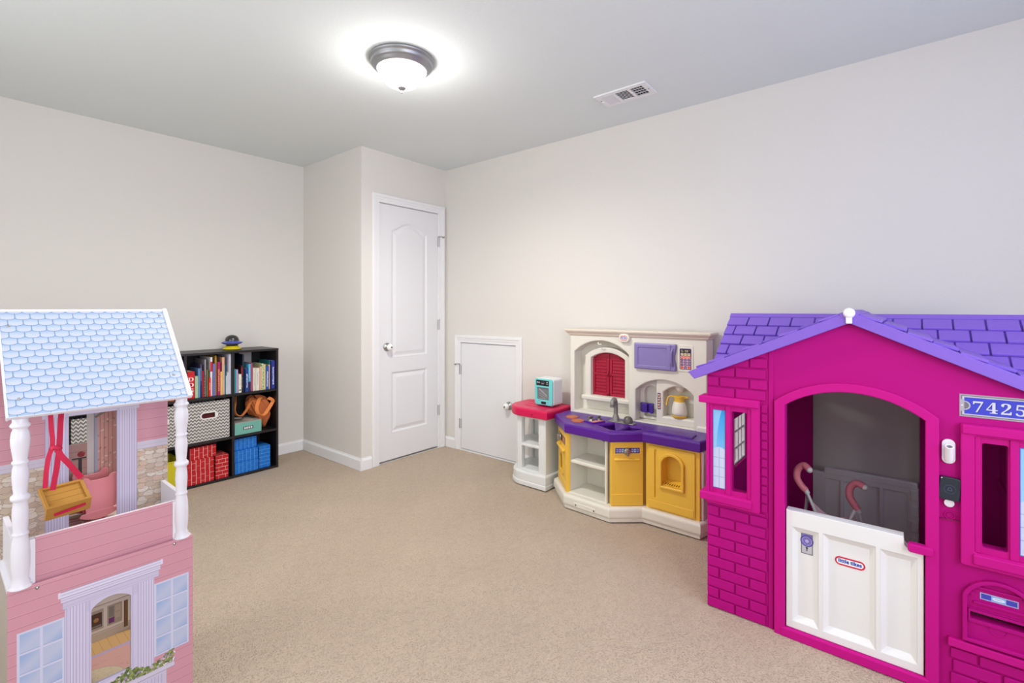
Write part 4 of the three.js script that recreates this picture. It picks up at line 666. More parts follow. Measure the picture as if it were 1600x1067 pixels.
    part(u, 'mullion', [bX(0.074, 0.092, 0.474, 0.828, F, F + 0.0095, 0.002), bX(0.012, 0.022, 0.474, 0.828, F, F + 0.0095, 0.002), bX(0.155, 0.168, 0.474, 0.828, F, F + 0.0095, 0.002)], M.pinkTrim);
    const x0 = s ? W - 0.072 : 0.024, x1 = x0 + 0.048;
    part(u, 'window_sticker', mapUV(bx(x0, x1, 0.492, 0.808, F + 0.004, F + 0.0048), x0, x1, 0.492, 0.808), std({ map: sky, roughness: 0.3 }), 'blue sky window sticker');
  }
  // side walls with gridded windows, back wall with its own doorway and half door
  for (const s of [0, 1]) {
    const z0 = 0.36, z1 = 0.60, sh = holed(poly([[-F + 0.034, 0], [-0.03, 0], [-0.03, 0.86], [-0.42, 1.13], [-0.62, 0.985], [-F + 0.034, 0.93]]), rrect(-z1, -z0, 0.49, 0.80, 0.008));
    const g = ext(sh, 0, 0.026).rotateY(PI / 2).translate(s ? W - 0.026 : 0, 0, 0); part(t, 'side_wall', g, P);
    const mu = [ext(holed(rrect(-z1 - 0.004, -z0 + 0.004, 0.486, 0.804, 0.008), rrect(-z1 + 0.012, -z0 - 0.012, 0.502, 0.788, 0.004)), 0.006, 0.02)];
    for (let i = 1; i < 4; i++) mu.push(bx(-z1 + i * 0.06 - 0.005, -z1 + i * 0.06 + 0.005, 0.49, 0.80, 0.008, 0.018)); for (let j = 1; j < 4; j++) mu.push(bx(-z1, -z0, 0.49 + j * 0.0775 - 0.005, 0.49 + j * 0.0775 + 0.005, 0.0088, 0.0172));
    part(t, 'window_grid', join(...mu).rotateY(PI / 2).translate(s ? W - 0.026 : 0, 0, 0), s ? P : plastic(0xd9d4da, 0.45), 'gridded side window');
    for (const y of [0.72, 0.45]) part(t, 'inner_rail', bx(s ? W - 0.036 : 0.026, s ? W - 0.026 : 0.036, y, y + 0.05, 0.04, F - 0.04, 0.004), P);
  }
  part(t, 'back_wall', ext(holed(poly([[0.026, 0], [W - 0.026, 0], [W - 0.026, 0.90], [0.026, 0.90]]), rrect(0.258, 0.678, 0.034, 0.86, 0.01)), 0.004, 0.03), P);
  {
    const y1 = 0.392, hd = part(t, 'back_door', [bx(0.26, 0.676, 0.036, y1, 0.012, 0.022), ext(holed(poly([[0.26, 0.036], [0.676, 0.036], [0.676, y1], [0.26, y1]]), poly([[0.315, 0.09], [0.375, 0.09], [0.375, y1 - 0.03], [0.315, y1 - 0.03]]), poly([[0.392, 0.09], [0.53, 0.09], [0.53, y1 - 0.03], [0.392, y1 - 0.03]]), poly([[0.548, 0.09], [0.636, 0.09], [0.636, y1 - 0.03], [0.548, y1 - 0.03]])), 0.02, 0.036, 0.004), bx(0.308, 0.672, y1 - 0.006, y1 + 0.026, 0.012, 0.038, 0.006)], M.white, 'white half door in the back doorway');
    for (let i = 0; i < 4; i++) part(hd, 'hinge', bx(0.645, 0.674, 0.12 + i * 0.072, 0.17 + i * 0.072, 0.034, 0.044, 0.004), M.white);
  }
  // white front half door with three sunken panels
  {
    const dz = F - 0.004, pts = [[0.2865, 0.037], [0.6765, 0.037], [0.6765, 0.434], [0.634, 0.436], [0.628, 0.444], [0.626, 0.470], [0.2865, 0.470]];
    const pn = [[0.307, 0.388, 0.410], [0.402, 0.552, 0.412], [0.566, 0.660, 0.408]];
    const d = part(t, 'front_door', [ext(poly(pts), dz - 0.03, dz - 0.006), ext(holed(poly(pts), ...pn.map(([a, b, y]) => poly([[a, 0.066], [b, 0.066], [b, y], [a, y]]))), dz - 0.0062, dz + 0.008, 0.0022)], M.white, 'white half door with three sunken panels');
    for (const [a, b, y] of pn) {                                         // sloped reveals of each sunken panel
      const i = 0.016, z0 = dz - 0.0055, z1 = dz + 0.0066, q = [[a, 0.066], [b, 0.066], [b, y], [a, y]], r = [[a + i, 0.066 + i * 1.2], [b - i, 0.066 + i * 1.2], [b - i, y - i * 1.2], [a + i, y - i * 1.2]], pos = [];
      for (let k = 0; k < 4; k++) { const n = (k + 1) % 4; const A = [...q[k], z1], B = [...q[n], z1], Cc = [...r[n], z0], D = [...r[k], z0]; pos.push(...A, ...B, ...Cc, ...A, ...Cc, ...D); }
      pos.push(...r[0], z0, ...r[1], z0, ...r[2], z0, ...r[0], z0, ...r[2], z0, ...r[3], z0);
      const g = new THREE.BufferGeometry(); g.setAttribute('position', new THREE.Float32BufferAttribute(pos, 3)); g.computeVertexNormals(); part(d, 'door_panel', g, M.white);
    }
    logo(d, 0.437, 0.524, 0.313, 0.343, dz - 0.0052);
    const lock = canvasTex(160, 300, (x, w, h) => {
      x.fillStyle = '#8b8a90'; x.fillRect(0, 0, w, h); x.fillStyle = '#c3c2c8'; x.fillRect(14, 150, w - 28, 136); x.fillStyle = '#7c6fb4'; x.fillRect(8, 8, w - 16, 130); x.fillStyle = '#2a2630'; x.beginPath(); x.arc(80, 208, 15, 0, 7); x.fill(); x.fillRect(73, 212, 14, 44); x.strokeStyle = '#6a6970'; x.lineWidth = 6; x.strokeRect(3, 3, w - 6, h - 6);
    });
    part(d, 'lock_sticker', mapUV(bx(0.333, 0.370, 0.318, 0.392, dz - 0.0052, dz - 0.0044), 0.333, 0.370, 0.318, 0.392), std({ map: lock, roughness: 0.35 }), 'grey lock plate sticker');
    const rose = canvasTex(128, 128, (x) => { x.fillStyle = '#4a3f94'; x.fillRect(0, 0, 128, 128); x.fillStyle = '#9a8fd0'; x.beginPath(); x.arc(64, 64, 52, 0, 7); x.fill(); x.strokeStyle = '#3f357f'; x.lineWidth = 5; for (let i = 0; i < 18; i++) { x.beginPath(); x.moveTo(64 + 22 * Math.cos(i * PI / 9), 64 + 22 * Math.sin(i * PI / 9)); x.lineTo(64 + 44 * Math.cos(i * PI / 9), 64 + 44 * Math.sin(i * PI / 9)); x.stroke(); } x.fillStyle = '#b9a9de'; x.beginPath(); x.arc(64, 64, 16, 0, 7); x.fill(); });
    part(d, 'knob_sticker', mapUV(cylZ(0.0205, dz - 0.0046, dz - 0.0038, 0.3515, 0.366, 36), 0.331, 0.372, 0.3455, 0.3865), std({ map: rose, roughness: 0.35 }));
  }
  part(t, 'latch', ext(rrect(0.636, 0.70, 0.431, 0.459, 0.010), F - 0.002, F + 0.026, 0.004), M.pinkTrim);
  // number plate
  {
    const plate = canvasTex(640, 256, (x, w, h) => {
      x.fillStyle = '#a9a5ad'; x.fillRect(0, 0, w, h); x.fillStyle = '#6f6b78'; x.fillRect(14, 14, w - 28, h - 28); x.fillStyle = '#c9c6cc'; x.fillRect(22, 22, w - 44, h - 44); x.fillStyle = '#3f46c8'; x.fillRect(40, 34, w - 80, h - 68);
      for (const X of [40, w - 40]) { x.fillStyle = '#bdbac2'; x.beginPath(); x.arc(X, h / 2, 52, 0, 7); x.fill(); x.fillStyle = '#77747f'; x.beginPath(); x.arc(X, h / 2, 40, 0, 7); x.fill(); x.fillStyle = '#b2aeb8'; x.fillRect(X < 100 ? 0 : w - 40, 60, 40, h - 120); x.fillStyle = '#e8e6ea'; x.beginPath(); x.arc(X < 100 ? 22 : w - 22, h / 2, 8, 0, 7); x.fill(); }
      x.font = 'bold 172px serif'; x.textBaseline = 'middle'; x.textAlign = 'center'; '7425'.split('').forEach((c, i) => { const X = 152 + i * 112; x.fillStyle = '#23287c'; x.fillText(c, X + 5, h / 2 + 12); x.fillStyle = '#d5d8f0'; x.fillText(c, X, h / 2 + 6); });
    });
    const x0 = 0.761, x1 = 0.936, y0 = 0.882, y1 = 0.951;
    part(t, 'number_plate', mapUV(bx(x0, x1, y0, y1, F - 0.0052, F - 0.0035), x0, x1, y0, y1), std({ map: plate, roughness: 0.3, metalness: 0.15 }), 'blue number plate sticker with silver digits');
  }
  // flag holder
  part(t, 'flag_holder', [ext(rrect(0.7195, 0.7515, 0.730, 0.806, 0.015), F - 0.006, F + 0.003, 0.0015, 16), new THREE.CylinderGeometry(0.0105, 0.0125, 0.052, 22, 1, true).rotateX(0.5).translate(0.7365, 0.765, F + 0.012), new THREE.TorusGeometry(0.0092, 0.0022, 8, 22).rotateX(PI / 2 + 0.5).translate(0.7365, 0.788, F + 0.0245)], plastic(0xf0eef4, 0.35), 'white flag holder');
  part(t, 'button_ring', [new THREE.TorusGeometry(0.0125, 0.0022, 8, 28).translate(0.7385, 0.567, F - 0.004), new THREE.TorusGeometry(0.0075, 0.0014, 8, 22).translate(0.7385, 0.567, F - 0.004)], P);
  part(t, 'door_bolt', cylZ(0.012, F - 0.006, F + 0.004, 0.737, 0.607, 24), plastic(0xe6e4ea, 0.4));
  // mailbox
  {
    const a = W - 0.195, b = W - 0.03, m = part(t, 'mailbox', [ext(holed(arch(a, b, 0.196, 0.335, 0.398), arch(a + 0.011, b - 0.011, 0.207, 0.331, 0.387)), F - 0.006, F + 0.011, 0.0025, 22), ext(holed(rrect(a + 0.013, b - 0.013, 0.255, 0.296, 0.003), mail()), F - 0.006, F + 0.001, 0.0008), bx(a + 0.012, b - 0.012, 0.298, 0.3005, F - 0.005, F + 0.002), ext(arch(a + 0.06, b - 0.06, 0.252, 0.253, 0.254), F - 0.005, F - 0.003)], P, 'arched mailbox relief with a letter slot');
    for (const [x0, x1, y] of [[a + 0.032, b - 0.035, 0.362], [a + 0.025, b - 0.025, 0.315]]) part(m, 'raised_bar', ext(rrect(x0, x1, y, y + 0.007, 0.0034), F - 0.006, F + 0.0015, 0.001), P);
    for (const x of [a + 0.023, b - 0.022]) part(m, 'rivet', cylZ(0.0055, F - 0.006, F + 0.0005, x, 0.343, 14), P);
    part(m, 'pull_tab', [new THREE.TorusGeometry(0.02, 0.0016, 6, 20, PI).rotateZ(PI).translate((a + b) / 2 - 0.004, 0.252, F - 0.0046)], P);
    part(m, 'mail_sticker', mapUV(bx(a + 0.04, b - 0.043, 0.331, 0.351, F - 0.0052, F - 0.004), a + 0.04, b - 0.043, 0.331, 0.351), std({ roughness: 0.35, map: canvasTex(256, 64, (x) => { x.fillStyle = '#a9b8e0'; x.fillRect(0, 0, 256, 64); x.fillStyle = '#4446b8'; x.fillRect(8, 8, 240, 48); x.fillStyle = '#8fb4ea'; x.fillRect(76, 8, 100, 48); x.fillStyle = '#e4ecfa'; x.beginPath(); x.ellipse(126, 32, 44, 15, 0, 0, 7); x.fill(); x.fillStyle = '#5a78c8'; x.fillRect(100, 28, 50, 4); }) }), 'small blue sticker above the slot');
  }
  // roof: main gable along the room, cross gable over the door
  const R = M.roof, sl = Math.atan2(0.255, 0.345), gs = Math.atan2(0.248, 0.545);
  const main = (front) => { const L = front ? 0.40 : 0.50; return bx(-0.027, W + 0.027, -0.018, 0, 0, L).rotateX(front ? sl : -sl).translate(0, 1.19, 0); };
  const mainG = [bx(-0.027, W + 0.027, -0.018, 0, 0, 0.362).rotateX(sl).translate(0, 1.187, 0.42), bx(-0.027, W + 0.027, -0.018, 0, -0.46, 0).rotateX(-sl).translate(0, 1.187, 0.42)];
  part(t, 'main_roof', mainG, M.roofDark, 'main purple roof');
  part(t, 'ridge_cap', [bx(-0.030, W + 0.030, -0.012, 0.006, -0.004, 0.024, 0.002).rotateX(sl).translate(0, 1.187, 0.42), bx(-0.030, W + 0.030, -0.012, 0.006, -0.024, 0.004, 0.002).rotateX(-sl).translate(0, 1.187, 0.42)], R);
  const shingle = [0, 1, 2].map((i) => bx(0, 0.083, -0.008, 0.0015 + i * 0.0005, 0, 0.0655, 0.002, 1).rotateX(-0.10).translate(0, 0.0035, 0));
  for (let r = 0; r < 5; r++) for (let c = -1; c < 12; c++) {               // shingles on the front slope
    let a = -0.027 + c * 0.0885 + (r % 2 ? 0.0442 : 0); if (a < -0.028 || a + 0.0855 > W + 0.028) { const x0 = Math.max(a, -0.027), x1 = Math.min(a + 0.0855, W + 0.027); if (x1 - x0 < 0.02) continue; const m = part(t, 'shingle', bx(0, x1 - x0 - 0.002, -0.008, 0.0018, 0, 0.0655, 0.002, 1).rotateX(-0.10).translate(0, 0.0035, 0), R); m.rotation.x = sl; m.position.set(x0, 1.187 - Math.sin(sl) * (0.026 + r * 0.068), 0.42 + Math.cos(sl) * (0.026 + r * 0.068)); continue; }
    const m = part(t, 'shingle', shingle[(r * 5 + c * 3 + 9) % 3], R); m.rotation.x = sl; const d = 0.026 + r * 0.068; m.position.set(a, 1.187 - Math.sin(sl) * d, 0.42 + Math.cos(sl) * d);
  }
  const zF = F + 0.028, zB = 0.30, GL = 0.605, gy = 1.205, th = 0.036;
  const slab = (s) => ext(poly([[0, 0], [GL, 0], [GL - 0.012, -th], [0, -th]]), zB, zF, 0.002).rotateZ(-gs).translate(0, gy, 0).scale(s, 1, 1).translate(C, 0, 0);
  for (const s of [1, -1]) { const g = slab(s); if (s < 0) { const ix = g.index ? g.toNonIndexed() : g, p = ix.attributes.position.array, n = ix.attributes.normal.array; for (let i = 0; i < p.length; i += 9) for (let k = 0; k < 3; k++) { let q = p[i + 3 + k]; p[i + 3 + k] = p[i + 6 + k]; p[i + 6 + k] = q; q = n[i + 3 + k]; n[i + 3 + k] = n[i + 6 + k]; n[i + 6 + k] = q; } part(t, 'gable_roof', ix, R, 'front gable slope'); } else part(t, 'gable_roof', g, R, 'front gable slope'); }
  const gsh = bx(0, 0.066, -0.008, 0.0016, 0, 0.083, 0.002, 1).rotateZ(0.10).translate(0, 0.0035, 0), gshL = bx(-0.066, 0, -0.008, 0.0016, 0, 0.083, 0.002, 1).rotateZ(-0.10).translate(0, 0.0035, 0);
  for (const s of [1, -1]) for (let r = 0; r < 8; r++) for (let c = 0; c < 7; c++) {
    const d = 0.030 + r * 0.0695, z = zF - 0.0875 - c * 0.0885 + (r % 2 ? -0.044 : 0); if (z < zB) continue;
    const m = part(t, 'shingle', s > 0 ? gsh : gshL, R); m.rotation.z = -s * gs; m.position.set(C + s * Math.cos(gs) * d, gy - Math.sin(gs) * d, z);
  }
  part(t, 'gable_ridge', [bx(-0.003, 0.030, -0.012, 0.006, zB, zF + 0.001, 0.002).rotateZ(-gs).translate(C, gy, 0), bx(-0.030, 0.003, -0.012, 0.006, zB, zF + 0.001, 0.002).rotateZ(gs).translate(C, gy, 0)], R);
  part(t, 'peak_clip', [cylZ(0.018, zF, zF + 0.008, C, 1.2, 28, 0.0155), new THREE.SphereGeometry(0.0155, 20, 12).scale(1, 1, 0.5).translate(C, 1.2, zF + 0.008), bx(C - 0.009, C + 0.009, 1.164, 1.19, zF, zF + 0.008, 0.003), ...[-0.005, 0.005].map((q) => cylZ(0.0022, zF + 0.0075, zF + 0.0085, C + q, 1.172, 10))], plastic(0xf2f0f4, 0.35), 'round white clip at the gable peak');
}
/* smart doorbell */
{
  const t = thing('doorbell', 'small black rounded-square doorbell beside the playhouse door', 'doorbell', [3.281, 0.653, 0.9005], 0);
  t.rotation.z = -0.07;
  part(t, 'body', [ext(rrect(-0.0255, 0.0255, -0.036, 0.036, 0.009), 0, 0.016, 0.003, 10, 3)], plastic(0x1d2634, 0.35));
  part(t, 'push_button', new THREE.TorusGeometry(0.0135, 0.0008, 6, 30).translate(0, -0.001, 0.0158), plastic(0x33425c, 0.4));
  part(t, 'bell_mark', ext(holed(poly([[-0.006, -0.005], [0.006, -0.005], [0.0045, -0.002], [0.0045, 0.002], [0.0, 0.006], [-0.0045, 0.002], [-0.0045, -0.002]]), poly([[-0.0042, -0.004], [0.0042, -0.004], [0.0034, -0.002], [0.0034, 0.0015], [0, 0.0046], [-0.0034, 0.0015], [-0.0034, -0.002]])), 0.0156, 0.0163), plastic(0x4a5a76, 0.4));
  part(t, 'indicator', cylZ(0.0018, 0.0155, 0.0165, -0.021, 0.031, 10), plastic(0xe6e8ee, 0.3));
}
/* doll stroller folded inside the doorway */
{
  const t = thing('doll_stroller', 'doll stroller with two pink hooked handles and a pale sling, parked inside the playhouse', 'stroller', [2.90, 0, 0.56]);
  const hk = plastic(0xe27f92, 0.5), rod = plastic(0xd9d6da, 0.35), fab = std({ color: 0xd8b8c4, roughness: 0.9 });
  const L = (x, y, z) => [x - 2.90, y, z - 0.56];
  const A = [[2.868, 0.556, 0.645], [2.847, 0.567, 0.63], [2.824, 0.543, 0.62], [2.820, 0.507, 0.62], [2.838, 0.474, 0.62], [2.852, 0.462, 0.62]], B = [[3.047, 0.506, 0.575], [3.022, 0.513, 0.56], [2.998, 0.487, 0.55], [2.996, 0.450, 0.55], [3.012, 0.419, 0.55], [3.022, 0.404, 0.55]];
  for (const [q, lab] of [[A, 'a'], [B, 'b']]) { const h = part(t, 'handle', tube(q.map((p) => L(...p)), 0.0135, false, 30, 12), hk, 'pink foam hooked handle'); part(h, 'end_cap', [new THREE.SphereGeometry(0.0125, 14, 10).translate(...L(...q[0]))], rod); part(h, 'collar', tube([L(q[5][0] - 0.003, q[5][1] + 0.006, q[5][2]), L(q[5][0] + 0.006, q[5][1] - 0.012, q[5][2])], 0.0105, false, 4, 12), rod); }
  const leg = (a, b) => tube([L(...a), L(...b)], 0.0065, false, 4, 10);
  part(t, 'frame_rod', leg([2.852, 0.465, 0.62], [3.03, 0.05, 0.67]), rod); part(t, 'frame_rod', leg([3.018, 0.41, 0.55], [2.87, 0.05, 0.69]), rod); part(t, 'frame_rod', leg([3.022, 0.405, 0.552], [3.12, 0.05, 0.48]), rod); part(t, 'frame_rod', leg([2.858, 0.45, 0.615], [2.80, 0.05, 0.47]), rod);
  const sl = new THREE.PlaneGeometry(1, 1, 14, 14), p = sl.attributes.position;                 // sagging cloth seat between the rods
  for (let i = 0; i < p.count; i++) { const u = p.getX(i) + 0.5, v = p.getY(i) + 0.5; const l = V3(2.872, 0.425, 0.62).lerp(V3(2.95, 0.16, 0.64), 1 - v), r = V3(3.012, 0.392, 0.555).lerp(V3(3.05, 0.15, 0.53), 1 - v); const q = l.lerp(r, u); q.y -= 0.055 * Math.sin(u * PI) * v; q.z -= 0.03 * Math.sin(u * PI); p.setXYZ(i, q.x - 2.90, q.y, q.z - 0.56); }
  sl.computeVertexNormals(); const s2 = sl.clone(); s2.translate(0, -0.0015, -0.002); part(t, 'sling', [sl, s2], fab);
  part(t, 'care_tag', [bx(-0.016, 0.016, -0.008, 0.008, 0, 0.0012)].map((g) => g.rotateZ(-0.22).translate(0.028, 0.352, 0.045)), std({ color: 0xd9d4d6, roughness: 0.8 }));
  for (const [x, z] of [[3.03, 0.67], [2.87, 0.69], [3.12, 0.48], [2.80, 0.47]]) part(t, 'wheel', [new THREE.TorusGeometry(0.024, 0.009, 10, 28).rotateY(0.2).translate(...L(x, 0.034, z)), cylZ(0.016, -0.006, 0.006, 0, 0, 20).rotateY(0.2).translate(...L(x, 0.034, z))], plastic(0x3a3438, 0.6));
}
/* ---------- two-storey printed dollhouse in the foreground ---------- */
const DH = [1.482, 0, 2.815], DT = PI / 2;                                   // local x to the right of the picture, local z towards the room
const toDoll = (x, y, z) => [DH[0] + z, DH[1] + y, DH[2] - x];
{
  const t = thing('dollhouse', 'tall pink two-storey wooden dollhouse with a pale blue scalloped roof and balcony', 'dollhouse', DH, DT);
  const W = 0.395, S = 2000;                                                 // prints are drawn in metres
  function print(x0, x1, y0, y1, draw, s = S) { return std({ roughness: 0.38, map: canvasTex(Math.round((x1 - x0) * s), Math.round((y1 - y0) * s), (c, w, h) => { c.setTransform(s, 0, 0, -s, -x0 * s, y1 * s); draw(c, (col, a, b, d, e) => { c.fillStyle = col; c.fillRect(a, d, b - a, e - d); }); }) }); }
  const siding = (c, R, x0, x1, y0, y1, p, off = 0) => { R('#ca909d', x0, x1, y0, y1); for (let y = y0 + off; y < y1; y += p) { R('#96606e', x0, x1, y, y + 0.0012); R('#d29aa7', x0, x1, y + 0.0011, y + 0.003); } };
  const flutes = (R, x0, x1, y0, y1) => { R('#c6bfd6', x0, x1, y0, y1); R('#a49cba', x0, x0 + 0.0012, y0, y1); R('#a49cba', x1 - 0.0012, x1, y0, y1); for (let x = x0 + 0.007; x < x1 - 0.005; x += 0.0062) { R('#a8a0be', x, x + 0.0018, y0, y1); R('#d8d2e4', x + 0.0018, x + 0.0034, y0, y1); } };
  const panes = (c, R, x0, x1, y0, y1, nx, ny) => {
    R('#c9c9de', x0, x1, y0, y1); const m = 0.005, w = (x1 - x0 - m * (nx + 1)) / nx, h = (y1 - y0 - m * (ny + 1)) / ny;
    for (let i = 0; i < nx; i++) for (let j = 0; j < ny; j++) { const a = x0 + m + i * (w + m), b = y0 + m + j * (h + m), g = c.createLinearGradient(a, b + h, a + w, b); const q = (i * 3 + j * 2) % 4; g.addColorStop(0, ['#8ea6d0', '#a7b4d2', '#97acd2', '#b4bcd4'][q]); g.addColorStop(0.55, '#b6bdd4'); g.addColorStop(1, ['#a2b2d4', '#93a8d0', '#b0bad4', '#9db0d2'][q]); c.fillStyle = g; c.fillRect(a, b, w, h); R('#8d96bd', a, a + w, b, b + 0.0012); }
    R('#9a9abf', x0, x1, y0, y0 + 0.001); R('#9a9abf', x1 - 0.001, x1, y0, y1);
  };
  const stones = (c, x0, x1, y0, y1, s0) => {
    let q = s0; const r = () => { q = (q * 1103515245 + 12345) % 2147483648; return q / 2147483648; };
    c.save(); c.beginPath(); c.rect(x0, y0, x1 - x0, y1 - y0); c.clip(); c.fillStyle = '#b5a596'; c.fillRect(x0, y0, x1 - x0, y1 - y0);
    for (let y = y0; y < y1 + 0.02; y += 0.0145) for (let x = x0 - 0.01; x < x1 + 0.02; x += 0.0235) { const cx = x + 0.012 * r(), cy = y + 0.005 * r(), n = 6 + Math.floor(r() * 3), a0 = r() * 6; c.fillStyle = ['#cdc0b0', '#c4b29c', '#d6cbbd', '#bfaa98', '#ccb29e'][Math.floor(r() * 5)]; c.strokeStyle = '#86756a'; c.lineWidth = 0.0006; c.beginPath(); for (let k = 0; k < n; k++) { const a = a0 + k * 6.283 / n, R = 0.0085 + 0.0045 * r(); c[k ? 'lineTo' : 'moveTo'](cx + R * 1.5 * Math.cos(a), cy + R * 0.85 * Math.sin(a)); } c.closePath(); c.fill(); c.stroke(); if (r() < 0.5) { c.beginPath(); c.moveTo(cx - 0.008, cy + 0.002); c.lineTo(cx + 0.009, cy + 0.005 * r()); c.stroke(); } } c.restore();
  };
  // ground-floor front: everything on it is print, only the doorway is cut out
  const front = print(0, W, 0, 0.521, (c, R) => {
    siding(c, R, 0, W, 0, 0.521, 0.0295, 0.011);
    panes(c, R, 0.297, 0.385, 0.198, 0.412, 2, 4); panes(c, R, 0.016, 0.104, 0.198, 0.412, 2, 4);
    R('#c6bfd6', 0.104, 0.297, 0.14, 0.45);
    R('#c3bcd2', 0.10, 0.308, 0.432, 0.452); R('#cfc9dc', 0.096, 0.312, 0.450, 0.463); R('#d6d0e2', 0.091, 0.318, 0.463, 0.478); for (const [y, k] of [[0.4775, '#8a829f'], [0.470, '#a8a0bd'], [0.462, '#8f87a6'], [0.456, '#aaa2bf'], [0.449, '#938ba9'], [0.438, '#b2aac6'], [0.431, '#9a92af']]) R(k, 0.096, 0.313, y - 0.0009, y + 0.0004);
    flutes(R, 0.107, 0.146, 0.0, 0.431); flutes(R, 0.258, 0.296, 0.0, 0.431); R('#bfb8cf', 0.146, 0.258, 0.404, 0.431); R('#b4acc8', 0.152, 0.248, 0.196, 0.43); R('#c6bfd6', 0.1545, 0.2455, 0.198, 0.43);
    R('#c9c2d4', 0.05, 0.347, 0.148, 0.160); R('#bdb5ca', 0.052, 0.345, 0.160, 0.172); R('#8d849c', 0.05, 0.347, 0.147, 0.1485); R('#c4bdd2', 0.075, 0.327, 0.0, 0.147); for (let x = 0.085; x < 0.32; x += 0.0085) R('#aaa2bf', x, x + 0.0016, 0, 0.14);
    let q = 77; const r = () => { q = (q * 1103515245 + 12345) % 2147483648; return q / 2147483648; };
    for (let i = 0; i < 620; i++) { const x = 0.05 + r() * 0.298, y = 0.164 + r() * 0.034 * (0.7 + 0.3 * Math.sin(x * 60)); c.fillStyle = ['#5d7038', '#7c8a4a', '#4c5c30', '#8f9a5c', '#6a7c42', '#d9d3de', '#9a88a4', '#b9a5b4'][Math.floor(r() * 8)]; c.beginPath(); c.ellipse(x, y, 0.003 + 0.0026 * r(), 0.0022 + 0.0018 * r(), r() * 3, 0, 7); c.fill(); }
  });
  part(t, 'front_panel', mapUV(ext(holed(poly([[0, 0], [W, 0], [W, 0.521], [0, 0.521]]), arch(0.157, 0.243, 0.2, 0.404, 0.424)), -0.010, 0, 0.0008), 0, W, 0, 0.521), front, 'pink ground-floor front printed with door frame, windows and flower box');
  for (const x of [0.052, 0.347]) part(t, 'screw', lathe([[0, 0.003], [0.003, 0.0024], [0.0042, 0.0006], [0.0042, 0]], 18).rotateX(PI / 2).translate(x, 0.511, 0), M.nickel);
  part(t, 'side_panel', bx(0, 0.009, 0, 0.51, -0.41, -0.010), M.dhMdf); part(t, 'side_panel', ext(holed(poly([[0.01, 0], [0.41, 0], [0.41, 0.51], [0.01, 0.51]]), rrect(0.03, 0.385, 0.115, 0.49, 0.02)), 0, 0.009).rotateY(PI / 2).translate(W - 0.009, 0, 0), M.dhMdf, 'open side frame');
  // ground-floor room: printed kitchen wall and floor with a printed rug
  const kit = print(0, W, 0.1, 0.512, (c, R) => {
    R('#e6dccf', 0, W, 0.1, 0.512); R('#cfc2b2', 0, W, 0.1, 0.128); R('#e8e0d5', 0, W, 0.125, 0.225); R('#f2ebdf', 0, W, 0.218, 0.242); R('#8d7d6c', 0, W, 0.2165, 0.2185); R('#a59787', 0, W, 0.127, 0.129);
    R('#b9ad9e', 0.218, 0.256, 0.138, 0.204); R('#4a423e', 0.222, 0.252, 0.146, 0.194); R('#5f3f2a', 0.226, 0.248, 0.158, 0.190); c.fillStyle = '#b08a5c'; c.beginPath(); c.arc(0.237, 0.172, 0.007, 0, 7); c.fill(); R('#8d8478', 0.224, 0.250, 0.148, 0.154);
    R('#b3a696', 0.266, 0.306, 0.138, 0.206); R('#8f8a80', 0.270, 0.284, 0.164, 0.200); R('#c7b9a2', 0.287, 0.302, 0.15, 0.200); R('#7a3a7c', 0.270, 0.285, 0.144, 0.162); for (let i = 0; i < 26; i++) { c.fillStyle = '#8d7a5c'; c.fillRect(0.288 + (i * 37 % 13) * 0.001, 0.152 + (i * 23 % 46) * 0.001, 0.0012, 0.0012); }
    R('#7d5c3c', 0.311, 0.322, 0.112, 0.204); R('#694a2e', 0.311, 0.313, 0.112, 0.204);
    c.fillStyle = '#3d2c26'; c.beginPath(); c.ellipse(0.262, 0.252, 0.034, 0.013, 0, 0, 7); c.fill(); R('#d8cdbf', 0, W, 0.262, 0.512);
  });
  part(t, 'kitchen_panel', mapUV(bx(0.009, W - 0.009, 0.1, 0.508, -0.408, -0.402), 0, W, 0.1, 0.512), kit, 'back panel printed as a kitchen');
  const flo = print(0, W, 0, 0.4, (c, R) => {
    R('#e3b87c', 0, W, 0, 0.4); for (let x = 0; x < W; x += 0.022) R('#b98a4e', x, x + 0.0008, 0, 0.4);
    R('#ccb4d8', 0.06, 0.318, 0.03, 0.325); R('#e8b4ac', 0.075, 0.303, 0.03, 0.31); let q = 5; const r = () => { q = (q * 1103515245 + 12345) % 2147483648; return q / 2147483648; }; c.lineWidth = 0.0008; for (let i = 0; i < 90; i++) { c.strokeStyle = r() < 0.5 ? '#c98a86' : '#e4b8a8'; c.beginPath(); c.arc(0.08 + r() * 0.22, 0.03 + r() * 0.27, 0.004 + r() * 0.008, 0, 2 + r() * 4); c.stroke(); }
    c.fillStyle = '#e4d3b4'; c.beginPath(); c.ellipse(0.19, 0.17, 0.075, 0.075, 0, 0, 7); c.fill(); c.strokeStyle = '#a98a6c'; c.stroke(); for (let i = 0; i < 40; i++) { c.strokeStyle = '#c7a98c'; c.beginPath(); c.arc(0.13 + r() * 0.12, 0.11 + r() * 0.12, 0.003 + r() * 0.006, 0, 2 + r() * 4); c.stroke(); }
  });
  { const g = bx(0.009, W - 0.009, 0.088, 0.1, -0.402, -0.010); mapUV(g, 0, W, 0, -0.4, 'x', 'z'); part(t, 'lower_floor', g, flo, 'ground floor printed with planks and a pink rug'); }
  // terrace deck and upper floor
  part(t, 'deck', [bx(0, W, 0.508, 0.5205, -0.25, -0.026, 0.001), bx(0, 0.05, 0.508, 0.5205, -0.026, -0.0105), bx(W - 0.048, W, 0.508, 0.5205, -0.026, -0.0105)], M.dhWhite);
